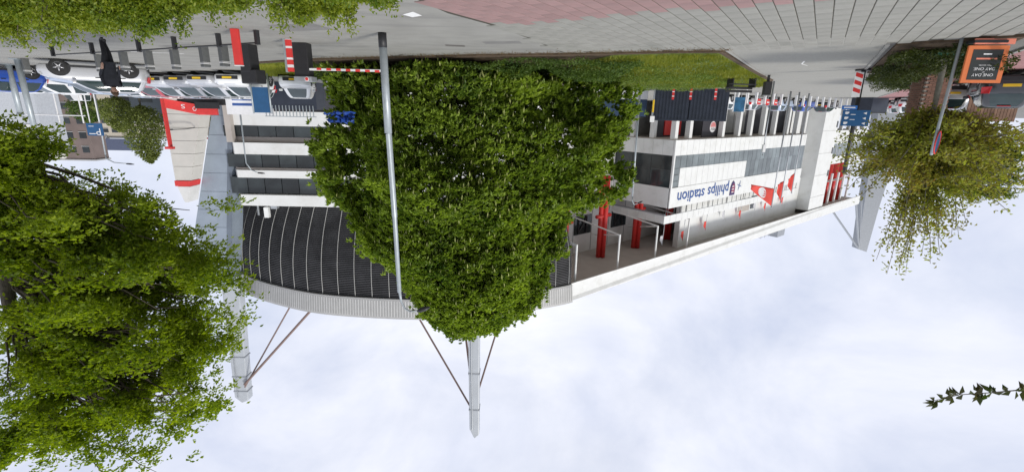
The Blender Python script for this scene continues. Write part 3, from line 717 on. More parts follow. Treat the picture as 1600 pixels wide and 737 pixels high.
# outer sprays: hundreds of drooping leaf fans with room between them
M_ = 1900
cz = .5 + 13.9 * rng.random(M_); ct = rng.random(M_) * 2 * math.pi
kp = (np.sin(ct) < .5) | (rng.random(M_) < .3); cz, ct = cz[kp], ct[kp]
wz = np.interp(cz, pz, (pl + pr) / 2) / 8.2; kp = rng.random(len(cz)) < .25 + .75 * wz; cz, ct = cz[kp], ct[kp]; M_ = len(cz)
ccs, csn = np.cos(ct), np.sin(ct)
lump = vnoise(np.c_[ccs * 2.6 + 9, csn * 2.6 + 9, cz * .55])
crr = crown_r(cz, ccs, csn) * (.52 + .50 * lump + .08 * rng.random(M_)) * 1.0
cpos = np.c_[TC[0] + ccs * crr, TC[1] + csn * crr, cz]
cdir = np.c_[ccs, csn, -.25 + .5 * rng.random(M_)]
pos, dirs, ftop = [], [], []
for i in range(M_):
    k_ = int(rng.integers(22, 48)); R_ = rng.uniform(.4, .95)
    g = rng.normal(size=(k_, 3)) * .5; g = g * R_
    o_ = cdir[i] / np.linalg.norm(cdir[i])
    al = g @ o_
    g = g - np.outer(al, o_) * .35
    g[:, 2] = g[:, 2] * .42 - .35 * np.abs(al)
    pos.append(cpos[i] + g); dirs.append(np.tile([ccs[i], csn[i], 0], (k_, 1))); ftop.append(np.ones(k_))
# inner foliage, seen only between the sprays
n_in = 15000
z = .4 + 13.6 * rng.random(n_in); th = rng.random(n_in) * 2 * math.pi; cs, sn = np.cos(th), np.sin(th)
rad = crown_r(z, cs, sn) * (.45 + .32 * rng.random(n_in))
pos.append(np.c_[TC[0] + cs * rad, TC[1] + sn * rad, z]); dirs.append(np.c_[cs, sn, np.zeros(n_in)]); ftop.append(np.zeros(n_in))
pos, dirs, f = np.vstack(pos), np.vstack(dirs), np.concatenate(ftop)
kp = pos[:, 2] > .15; pos, dirs, f = pos[kp], dirs[kp], f[kp]; nT = len(pos)
K = 7
ax = dirs * .85 + np.array([0, 0, -.35]) + .4 * unit(nT); ax /= np.linalg.norm(ax, axis=1, keepdims=True)
c = np.repeat(pos, K, 0); A = np.repeat(ax, K, 0); U = unit(nT * K); U -= A * np.sum(U * A, 1, keepdims=True); U /= np.linalg.norm(U, axis=1, keepdims=True)
U[:, 2] *= .6
ph = .3 + .8 * rng.random(nT * K)
d = A * np.cos(ph)[:, None] + U * np.sin(ph)[:, None]
nr = np.array([0, 0, 1.]) + .5 * unit(nT * K)
tag(leaves('crown', c + .03 * unit(nT * K), d, nr, .16 + .11 * rng.random(nT * K), .08 + .045 * rng.random(nT * K), LEAF_C, tree), kind='stuff')
sel = rng.random(nT) < .13 * f
pc = pos[sel] + ax[sel] * .12; n_ = len(pc)
tag(leaves('catkins', pc, np.tile([0, 0, -1.], (n_, 1)) + .12 * unit(n_), np.c_[dirs[sel][:, :2], np.zeros(n_)] + .4 * unit(n_), .18 + .12 * rng.random(n_), .06, CATK, tree), kind='stuff')
b = MB()
tr = limb(b, (TC[0], TC[1], 0), (TC[0] + .3, TC[1], 12.5), .34, .05, 0, .03, 9)
for k in range(34):
    t = .1 + .85 * random.random(); i = min(int(t * 9), 8); p0 = tr[i]
    q = random.uniform(0, 2 * math.pi); h = p0.z + random.uniform(.3, 1.6)
    ww = float(np.interp(h, pz, (pl + pr) / 2)) * random.uniform(.5, .75)
    limb(b, p0, (p0.x + math.cos(q) * ww, p0.y + math.sin(q) * ww * .8, h), .11 * (1 - t) + .03, .012, .06, .12)
b.build('trunk', BARK, tree, True)

# --- tree reaching in over the parking lane: trunk beyond the frame
def branch_tree(name, label, base, height, ellipsoids, nbr, m_leaf, leafsize, per, bark, r0=.2, droop=.25, spread=.45, trunk_top=None, gap=0., flat=.45):
    t = thing(name, label, 'tree', base)
    b = MB(); bx, by, bz = base
    top = trunk_top or (bx, by, height * .8)
    tr = limb(b, base, top, r0, r0 * .3, 0, .05, 8)
    P, D = [], []
    for k in range(nbr):
        ec, er = ellipsoids[k % len(ellipsoids)]
        u = np.array([random.gauss(0, 1) for _ in range(3)]); u /= np.linalg.norm(u); u *= random.random() ** .4
        tip = Vector((ec[0] + u[0] * er[0], ec[1] + u[1] * er[1], ec[2] + u[2] * er[2]))
        st = min(tr[1:], key=lambda q: abs(q.z - (tip.z - .35 * (Vector((tip.x, tip.y)) - Vector((q.x, q.y))).length)))
        pts = limb(MB(), st, tip, .01, .01, .10, .10, 7); rb_ = max(.010, r0 * .14 * (tip - st).length / 4)
        b.tube(pts[:7], [rb_ * (1 - i / 6.6) + .002 for i in range(7)], 6)
        for i in range(2, 8):
            q = pts[i]; dr = (pts[i] - pts[i - 1]).normalized()
            n_ = int(per * (.4 + .6 * (i / 7)))
            if i < 4: n_ = int(n_ * .5)
            P.append((q, dr, n_))
    C_, D_ = [], []
    for q, dr, n_ in P:                     # flat sprays: side twigs with leaves set along them
        nt_ = max(2, n_ // 13); q = np.array(q); dr = np.array(dr)
        for _ in range(nt_):
            td = dr * .6 + rng.normal(size=3) * np.array([.75, .75, .75 * flat]); td[2] -= droop * .6; td /= np.linalg.norm(td)
            o_ = q + rng.normal(size=3) * .07; L_ = spread * (.6 + 1.0 * rng.random()); k_ = 13
            tt = rng.random(k_)[:, None]
            C_.append(o_ + td * L_ * tt + np.array([0, 0, -droop * .5]) * L_ * tt ** 2 + rng.normal(size=(k_, 3)) * .025)
            D_.append(td * .7 + rng.normal(size=(k_, 3)) * np.array([.8, .8, .35]) + np.array([0, 0, -.15]))
    C_, D_ = np.vstack(C_), np.vstack(D_)
    if gap:
        kp = vnoise(C_ * np.array([1.15, 1.15, 1.9]) + 40) > gap; C_, D_ = C_[kp], D_[kp]
    n_ = len(C_)
    nr = np.array([0, 0, 1.]) + .8 * unit(n_)
    b.build('trunk', bark, t, True)
    tag(leaves('crown', C_, D_, nr, leafsize * (.7 + .6 * rng.random(n_)), leafsize * .55, m_leaf, t), kind='stuff')
    return t
branch_tree('lime_tree', 'fresh green tree overhanging the parking lane, sky showing through its small leaves', (11.6, 9.6, 0), 10,
            [((8.6, 8.8, 6.6), (2.9, 2.0, 2.9)), ((9.8, 9.4, 8.6), (3.0, 2.0, 2.4)), ((8.4, 8.9, 4.5), (2.9, 1.8, 1.2)), ((10.6, 9.2, 4.4), (2.2, 1.6, 2.0)), ((6.8, 8.6, 5.1), (1.3, 1.2, 1.2)), ((7.2, 8.7, 7.0), (1.35, 1.2, 1.7)), ((6.75, 8.6, 6.4), (1.2, 1.1, 1.4)), ((7.1, 8.6, 7.7), (1.1, 1.0, 1.2)), ((9.9, 8.7, 3.3), (1.4, 1.1, .8)), ((9.6, 8.6, 2.9), (.9, .8, .5))],
            540, LEAF_L, .088, 150, BARK, .26, droop=.32, spread=.40, trunk_top=(11.0, 9.4, 8.6), flat=.35, gap=.475)

# --- young bronze-leaved street tree with upright shoots
BT = (-12.25, 14.08)
t = thing('bronze_leaved_tree', 'young street tree with bronze green leaves and upright shoots in a green ring', 'tree', (BT[0], BT[1], 0))
b = MB(); tr = limb(b, (BT[0], BT[1], 0), (BT[0] - .25, BT[1] + .1, 4.4), .085, .03, 0, .02, 8)
C_, D_ = [], []
shoots = []
for k in range(46):
    q = random.uniform(0, 2 * math.pi); rr_ = random.uniform(.35, 2.3)
    zt = 7.0 - rr_ * 1.25 - random.uniform(0, 1.6)
    if k < 6: rr_, zt = random.uniform(.1, .9), random.uniform(6.0, 7.1)
    tip = (BT[0] - .35 + math.cos(q) * rr_, BT[1] + math.sin(q) * rr_ * .9, max(2.3, zt))
    shoots.append(limb(b, tr[random.randint(3, 7)], tip, .03, .006, -.10, .06, 8))
for k in range(105):
    q = random.uniform(0, 2 * math.pi); rr_ = random.uniform(.5, 2.7)
    tip = (BT[0] - .35 + math.cos(q) * rr_, BT[1] + math.sin(q) * rr_ * .9, random.uniform(1.9, 3.9))
    shoots.append(limb(b, tr[random.randint(3, 5)], tip, .025, .006, .05, .08, 8))
for pts in shoots:
    for i in range(2, 9):
        n_ = 26 if i < 8 else 14
        g = rng.normal(size=(n_, 3)) * .11 + (np.array(pts[i]) - np.array(pts[i - 1])) * -rng.random(n_)[:, None]
        C_.append(np.array(pts[i]) + g); D_.append(rng.normal(size=(n_, 3)) * .8 + np.array([0, 0, .1]))
C_, D_ = np.vstack(C_), np.vstack(D_)
tag(leaves('crown', C_, D_, np.array([0, 0, 1.]) + .9 * unit(len(C_)), .09 + .06 * rng.random(len(C_)), .06, LEAF_R, t), kind='stuff')
b.build('trunk', BARKG, t, True)
b = MB(); ring = [(math.cos(2 * math.pi * i / 24), math.sin(2 * math.pi * i / 24)) for i in range(24)]
vs_ = []; fs_ = []
for (r_, z_) in ((.36, 0), (.38, .21), (.345, .21), (.33, 0)):
    vs_ += [(BT[0] + x * r_, BT[1] + y * r_, z_) for x, y in ring]
for k in range(3):
    for i in range(24): fs_.append((k * 24 + i, k * 24 + (i + 1) % 24, (k + 1) * 24 + (i + 1) % 24, (k + 1) * 24 + i))
b.add(vs_, fs_); b.build('watering_ring', RINGG, t, True)

branch_tree('leafy_tree', 'olive green tree behind the wooden fence', (-23.6, 24.6, 0), 6, [((-23.4, 24.4, 3.7), (2.9, 1.8, 1.6)), ((-24.6, 24.6, 4.8), (2.4, 1.6, 1.4)), ((-21.4, 23.4, 2.9), (1.6, 1.2, .9))], 190, LEAF_Y, .13, 100, BARK, .14, spread=.32)

def far_tree(name, label, base, h, wd, n, m, ls, zmin=.25):
    t = thing(name, label, 'tree', base)
    b = MB(); bx, by, bz = base; limb(b, base, (bx, by, bz + h * .8), .12, .03, 0, .03); 
    zz = zmin + (1 - zmin) * rng.random(n); th = rng.random(n) * 6.283
    prof_ = np.sin(np.clip((zz - zmin) / (1 - zmin), 0, 1) ** .7 * math.pi) ** .7
    lum = vnoise(np.c_[np.cos(th) * 2 + 5 + bx, np.sin(th) * 2 + 5, zz * 7])
    r_ = wd * prof_ * (.55 + .7 * lum) * rng.random(n) ** .4
    c = np.c_[bx + np.cos(th) * r_, by + np.sin(th) * r_, bz + zz * h]
    for k in range(10):
        i = random.randrange(n); limb(b, (bx, by, bz + h * random.uniform(.2, .7)), tuple(c[i]), .04, .01)
    b.build('trunk', BARK, t, True)
    tag(leaves('crown', c, unit(n), np.array([0, 0, 1.]) + .8 * unit(n), ls * (.7 + .6 * rng.random(n)), ls * .6, m, t), kind='stuff')
    return t
LEAF_F = leafmat('birch_leaf', (.14, .18, .04), (.27, .31, .09), .4)
far_tree('birch_tree', 'slim pale green tree standing by the blue parking sign', (48.6, 62, 0), 9.6, 2.6, 5200, LEAF_F, .3)
far_tree('round_tree', 'round light green tree in front of the cream office block', (52.6, 63, 0), 5.6, 2.6, 3000, LEAF_F, .3)
far_tree('street_tree', 'dark green tree between the red post and the dark shop', (46.4, 70, 0), 5.5, 1.6, 2200, LEAF_F, .3)
far_tree('garden_tree', 'small green tree in front of the brick apartment tower', (70, 78, 0), 5.2, 3.4, 2600, LEAF_G, .34)
for i, (x, y, h) in enumerate([(-62, 72, 7), (-72, 78, 8), (-56, 62, 5)]):
    far_tree('distant_tree', ['olive tree at the far end of the street', 'taller olive tree at the far end of the street', 'low olive tree at the far end of the street'][i], (x, y, 0), h, 3.2, 2400, LEAF_Y, .4)

# --- bush close to the lens
BUSHC = [(1.75, 5.5, .62), (2.3, 5.7, .74), (2.9, 5.4, .60), (3.5, 5.7, .66), (4.2, 5.6, .86), (4.9, 5.6, .82), (5.6, 5.7, .86), (6.4, 5.9, .9)]
t = thing('foreground_bush', 'yellow green bush close to the camera in front of the lane', 'bush', (3.6, 5.6, 0))
C_, D_ = [], []
b = MB()
for (x, y, h) in BUSHC:
    n_ = 26000
    u = unit(n_); u[:, 2] = np.abs(u[:, 2]) * 1.0; r_ = rng.random(n_) ** .3
    lum = .72 + .5 * vnoise(u * 3.2 + x * 7)
    C_.append(np.c_[x + u[:, 0] * .62 * r_ * lum, y + u[:, 1] * .6 * r_ * lum, h * .42 + u[:, 2] * h * .86 * r_ * lum]); D_.append(u + rng.normal(size=(n_, 3)) * .7)
    for k in range(12):
        q = random.uniform(0, 6.28); hh = h * random.uniform(1.1, 1.4)
        pts = limb(b, (x, y, 0), (x + math.cos(q) * .4, y + math.sin(q) * .4, hh), .012, .003, 0, .08)
        m_ = 90; s_ = np.array(pts[-1]) + rng.normal(size=(m_, 3)) * np.array([.045, .045, .08]) - np.array([0, 0, .08])
        C_.append(s_); D_.append(rng.normal(size=(m_, 3)) + np.array([0, 0, .8]))
C_, D_ = np.vstack(C_), np.vstack(D_)
tag(leaves('crown', C_, D_, np.array([0, 0, 1.]) + .9 * unit(len(C_)), .032 + .024 * rng.random(len(C_)), .024, LEAF_B, t), kind='stuff')
b.build('trunk', BARK, t)

# --- a tree beside the camera, outside the frame: one of its twigs hangs into the sky
t = thing('overhanging_tree', 'leafy twig with small toothed leaves reaching into the sky', 'tree', (-7.6, 4.6, 0))
b = MB(); tr = limb(b, (-7.6, 4.6, 0), (-7.3, 4.5, 5.2), .09, .03, 0, .03, 7)
br = [(-7.35, 4.5, 4.1), (-6.4, 4.25, 4.28), (-5.5, 4.05, 4.40), (-5.06, 4.0, 4.46), (-4.75, 4.0, 4.50), (-4.45, 4.0, 4.53), (-4.22, 4.0, 4.60)]
b.tube(br, [.02, .014, .009, .007, .005, .004, .002], 6)
b.build('trunk', BARK, t, True)
C_, D_ = [], []
for i in range(1, len(br) - 1):
    p0, p1 = np.array(br[i]), np.array(br[i + 1])
    for k in range(15 if i > 2 else 10):
        C_.append(p0 + (p1 - p0) * random.random()); D_.append(np.array([random.uniform(-.2, 1), random.uniform(-.6, .6), random.choice([-1, 1]) * random.uniform(.4, 1)]))
C_ += [np.array(br[-1])] * 4; D_ += [np.array([.9, .1, .4]), np.array([.8, -.2, -.5]), np.array([1, 0, 0]), np.array([.4, .2, .9])]
for k in range(220):
    p = tr[random.randint(3, 7)] + Vector((random.gauss(0, .5) - .6, random.gauss(0, .5), random.gauss(.5, .4))); C_.append(np.array(p)); D_.append(np.array([random.gauss(0, 1) for _ in range(3)]))
C_, D_ = np.array(C_), np.array(D_); n_ = len(C_)
tag(leaves('crown', C_, D_, np.array([0, -1., .4]) + .9 * unit(n_), .075 + .045 * rng.random(n_), .045, LEAF_T, t), kind='stuff')

# ================================================================== VEHICLES
def half_outline(x0, x1, hw, r):
    y_ = hw - r; P = [(x1, y_ * .33), (x1, y_ * .67), (x1, y_)]
    for k in (1, 2, 3): a_ = k / 4 * math.pi / 2; P.append((x1 - r + r * math.cos(a_), y_ + r * math.sin(a_)))
    for k in range(8): P.append((x1 - r + (x0 + r - x1 + r) * k / 7, hw))
    for k in (1, 2, 3): a_ = k / 4 * math.pi / 2; P.append((x0 + r - r * math.sin(a_), y_ + r * math.cos(a_)))
    P += [(x0, y_), (x0, y_ * .67), (x0, y_ * .33)]
    return P                                # 20 points, front to back on the +y side
def closed(h, zf):
    L_ = [(x, y, zf(x, y)) for x, y in h]; return L_ + [(x, -y, z_) for x, y, z_ in reversed(L_)]
def loft(loops, cap_top=True, cap_bot=True):
    b = MB(); n = len(loops[0]); m = n // 2
    for lp in loops: b.v += lp
    for k in range(len(loops) - 1):
        for i in range(n): b.f.append((k * n + i, k * n + (i + 1) % n, (k + 1) * n + (i + 1) % n, (k + 1) * n + i))
    def cap(k, flip):
        for i in range(m - 1):
            q = (k * n + i, k * n + i + 1, k * n + n - 2 - i, k * n + n - 1 - i); b.f.append(q if flip else q[::-1])
    if cap_top: cap(len(loops) - 1, True)
    if cap_bot: cap(0, False)
    return b
def make_car(kind):
    van = kind == 'van'; t = bpy.data.objects.new('parked_car', None); COL.objects.link(t)
    ln = 2.1
    def ztop(x, y):
        zt = .96 if not van else 1.05
        if x > .95: zt -= ((x - .95) / 1.15) ** 1.5 * .22
        if x < -1.7: zt -= (-1.7 - x) * .10
        return zt - .03 * (abs(y) / .88) ** 4
    spec_ = [(-1.98, 1.98, .79, .3, 0.0), (-2.07, 2.07, .86, .36, .10), (-2.1, 2.1, .885, .4, .35), (-2.1, 2.11, .885, .42, .55), (-2.07, 2.08, .865, .42, .8), (-2.03, 2.0, .83, .42, .95), (-1.98, 1.9, .77, .4, 1.0)]
    loops = [closed(half_outline(x0, x1, hw, r), (lambda tt: (lambda x, y: .24 + tt * (ztop(x, y) - .24)))(tt)) for x0, x1, hw, r, tt in spec_]
    body = loft(loops).build('body', PAINTS['white'], t, True)
    hz = 1.86 if van else 1.48
    gs = [(-1.93, 1.18, .77, .22, .90), (-1.88, .96, .755, .22, 1.0), (-1.74, .52, .68, .22, 1.27), (-1.55, .16, .60, .22, 1.42)]
    if van: gs = [(-2.0, 1.35, .80, .2, .95), (-2.0, 1.2, .79, .2, 1.1), (-1.98, .8, .77, .2, 1.5), (-1.94, .45, .72, .2, 1.76)]
    lp = [closed(half_outline(*g[:4]), lambda x, y, g=g: g[4]) for g in gs]
    n = len(lp[0]); groups = {'windscreen': [], 'rear_window': [], 'side_window': [], 'side_window2': [], 'pillar': []}
    m = n // 2
    for i in range(n):
        h = i if i < m else n - 2 - i
        if i == n - 1 or h in (0, 1): g = 'windscreen'
        elif i == m - 1 or h in (17, 18): g = 'rear_window'
        elif 5 <= h <= 12 and h not in (9,): g = 'side_window' if i < m else 'side_window2'
        else: g = 'pillar'
        if van and g in ('side_window', 'side_window2') and h > 8: g = 'pillar'
        groups[g].append(i)
    def gpart(idx, nm, mt, ks, off=0.0):
        b = MB()
        for k in ks:
            for i in idx: b.add([lp[k][i], lp[k][(i + 1) % n], lp[k + 1][(i + 1) % n], lp[k + 1][i]], [(0, 1, 2, 3)])
        bm = bmesh.new(); me = b.mesh(nm, mt, True); bm.from_mesh(me); bmesh.ops.remove_doubles(bm, verts=bm.verts, dist=1e-4); bm.to_mesh(me); bm.free()
        return link(nm, me, t)
    run = []
    for i in groups['pillar'] + [None]:
        if run and (i is None or i != run[-1] + 1): gpart(run, 'pillar', PAINTS['white'], (0, 1, 2)); run = []
        if i is not None: run.append(i)
    for g in ('windscreen', 'rear_window'): gpart(groups[g], g, CGLASS, (0, 1, 2))
    for g in ('side_window', 'side_window2'): gpart(groups[g], 'side_window', CGLASS, (0, 1, 2))
    g = gs[-1]; r1 = closed(half_outline(g[0], g[1], g[2], g[3]), lambda x, y: g[4]); r2 = closed(half_outline(g[0] + .1, g[1] - .16, g[2] - .06, g[3]), lambda x, y: g[4] + .045); r3 = closed(half_outline(g[0] + .4, g[1] - .5, g[2] - .22, .16), lambda x, y: g[4] + .065)
    loft([r1, r2, r3], True, False).build('roof', PAINTS['white'], t, True)
    for sx in (1.28, -1.28):
        for sy in (1, -1):
            wh = bpy.data.objects.new('wheel', None); COL.objects.link(wh); wh.parent = t
            b = MB(); pr_ = [(.21, -.10), (.325, -.105), (.35, -.07), (.35, .07), (.325, .105), (.21, .10)]; vs_ = []; fs_ = []; nn = 20
            for rr_, yy in pr_:
                for k in range(nn): a_ = 2 * math.pi * k / nn; vs_.append((sx + rr_ * math.cos(a_), sy * .80 + yy, .35 + rr_ * math.sin(a_)))
            for j in range(len(pr_) - 1):
                for k in range(nn): fs_.append((j * nn + k, j * nn + (k + 1) % nn, (j + 1) * nn + (k + 1) % nn, (j + 1) * nn + k))
            b.add(vs_, fs_); b.build('tyre', TYRE, wh, True)
            b = MB()
            b.tube([(sx, sy * .80 - .05, .35), (sx, sy * .80 + .05, .35)], .21, 20)
            b.build('hub', BLACKP, wh)
            b = MB()
            for k in range(5):
                a_ = 2 * math.pi * k / 5 + .3; b.tube([(sx, sy * .885, .35), (sx + .22 * math.cos(a_), sy * .875, .35 + .22 * math.sin(a_))], [.04, .026], 5)
            b.tube([(sx + .22 * math.cos(2 * math.pi * k / 20), sy * .875, .35 + .22 * math.sin(2 * math.pi * k / 20)) for k in range(21)], .018, 5)
            b.build('rim', RIM, wh, True)
            b = MB(); nn = 24; b.v = []; 
            pa = [(sx + .42 * math.cos(a_), sy * .8865, .35 + .42 * math.sin(a_)) for a_ in np.linspace(-.25, math.pi + .25, nn)]
            b.add(pa + [(sx, sy * .8865, .28)], [(i, i + 1, nn) for i in range(nn - 1)]); b.build('wheel_arch', BLACKP, t)
    for sy in (1, -1):
        b = MB(); b.extrude([(2.035, sy * .42, .58), (1.95, sy * .78, .62), (1.90, sy * .79, .74), (2.0, sy * .44, .70)][::sy], (.035, sy * .02, 0)); b.build('headlight', LAMPG, t)
        b = MB(); b.extrude([(-2.085, sy * .55, .66), (-2.0, sy * .83, .68), (-1.93, sy * .80, .93), (-2.05, sy * .58, .93)][::-sy], (-.035, sy * .02, 0)); b.build('tail_light', TAIL, t)
        b = MB(); b.box((.82, sy * .93, 1.0), (.14, .2, .13)); b.build('mirror', PAINTS['white'], t, bevel=.03)
        b = MB(); b.box((0, sy * .875, .30), (2.0, .04, .10)); b.build('sill', BLACKP, t)
        for hx in (-.05, -1.0): MB().box((hx, sy * .89, .80), (.2, .025, .035)).build('door_handle', BLACKP, t)
    MB().box((2.105, 0, .42), (.03, 1.2, .2)).build('grille', BLACKP, t, bevel=.01)
    MB().box((2.128, 0, .43), (.02, .52, .11)).build('number_plate', YELLOW, t)
    MB().box((-2.115, 0, .62), (.02, .52, .11)).build('number_plate', YELLOW, t)
    MB().box((-2.09, 0, .36), (.05, 1.5, .2)).build('rear_bumper', BLACKP, t, bevel=.02)
    MB().box((-1.62, 0, 1.405 if not van else 1.74), (.05, .4, .03)).build('brake_light', TAIL, t)
    return t
def paint_car(t, col):
    for ch in t.children:
        if ch.type == 'MESH' and ch.name.split('.')[0] in ('body', 'pillar', 'roof', 'mirror'):
            ch.material_slots[0].link = 'OBJECT'; ch.material_slots[0].material = PAINTS[col]
CAR0, VAN0 = make_car('hatch'), make_car('van'); used = {'hatch': False, 'van': False}
def car(x, y, hd, col, label, kind='hatch', group=None, sc=None, name=None):
    src = CAR0 if kind == 'hatch' else VAN0
    if used[kind]: t = copy_tree(src)
    else: t, used[kind] = src, True
    place(t, (x, y, -.012), hd, scale=sc); tag(t, label, 'car' if kind == 'hatch' else 'van', group); paint_car(t, col)
    if name: t.name = name
    return t
def hd(x, y): return math.atan2(y, x)
# originals must stay as templates until all copies exist: the first placed car is the template itself
car(20.9, 24.25, hd(.787, -.617), 'silver', 'silver hatchback parked side on behind the walking person')
G1 = 'cars parked in the row before the offices'
row = [('white', 'white car nearest the black parking cabinet'), ('silver', 'silver car second from the black cabinet in the row'), ('grey', 'dark grey car third from the black cabinet in the row'),
       ('silver', 'silver car between the dark grey and red cars in the row'), ('red', 'dark red car in the row of pale cars'), ('white', 'white car just beyond the dark red one'), ('silver', 'silver car at the far end of the row')]
for k, (c_, lb) in enumerate(row):
    t_ = k / 6; car(16.6 + 13.4 * t_, 29.9 + 6.6 * t_, hd(.02, -1) + random.uniform(-.06, .06), c_, lb, 'hatch', G1)
car(13.6, 30.4, hd(-.3, -.95), 'white', 'white car under the blue information board, beside the tree')
car(11.4, 32.4, hd(-.3, -.95), 'dark', 'black car half hidden behind the big tree')
for k, (c_, lb) in enumerate([('white', 'white car in the back row nearest the blue board'), ('silver', 'silver car in the middle of the back row'), ('palb', 'pale blue car in the back row'), ('white', 'white car at the far end of the back row')]):
    car(20.5 + 4.3 * k, 37.5 + 2.6 * k, hd(.1, -1), c_, lb, 'hatch', 'cars in the back row of the parking')
car(28.6, 26.5, hd(.35, -.94), 'blue', 'bright blue car parked beyond the silver hatchback')
car(28.4, 29.6, hd(.35, -.94), 'white', 'white car behind the bright blue one')
car(25.2, 29.0, hd(.35, -.94), 'palb', 'pale blue car right behind the silver hatchback')
car(31.0, 29.4, hd(.35, -.94), 'white', 'white car beside the grey poles at the picture edge')
for k, (c_, lb) in enumerate([('silver', 'silver car in the third row beside the white hoarding'), ('white', 'white car in the third row'), ('grey', 'grey car in the third row'), ('white', 'white car in the third row beside the red stall'), ('palb', 'pale blue car at the far end of the third row')]):
    car(22.0 + 3.6 * k, 41.6 + 2.0 * k * .6, hd(.1, -1), c_, lb, 'hatch', 'cars in the third row of the parking')
# at the stadium front
for k, (x, y, c_, lb) in enumerate([(-22.6, 50.5, 'white', 'white car parked nearest the navy containers'), (-26.0, 52.5, 'silver', 'silver car before the stadium columns'), (-30.5, 55.0, 'palb', 'pale blue car before the stadium columns'), (-35.2, 58.4, 'blue', 'blue car before the stadium columns'), (-40.5, 62.5, 'dark', 'dark car parked near the white stair tower')]):
    car(x, y, hd(-.777, .629), c_, lb, 'hatch', 'cars along the stadium front')
# on the street
DCX, DCY = -20.9, 20.9
car(DCX, DCY, hd(-.60, .80), 'dark', 'dark grey car seen from behind with a yellow number plate')
car(-24.4, 21.2, hd(-.543, .84), 'palb', 'pale blue car at the picture edge beside the dark one')
car(-24.6, 27.6, hd(-.543, .84), 'silver', 'pale silver car ahead of the dark one')
car(-39.6, 48.6, hd(-.543, .84), 'white', 'white car far down the street past the brick pillar')
car(-46.0, 58.0, hd(-.543, .84), 'silver', 'silver car farthest down the street')
car(66, 72, hd(1, .2), 'white', 'small white van with orange top far across the parking', 'van')

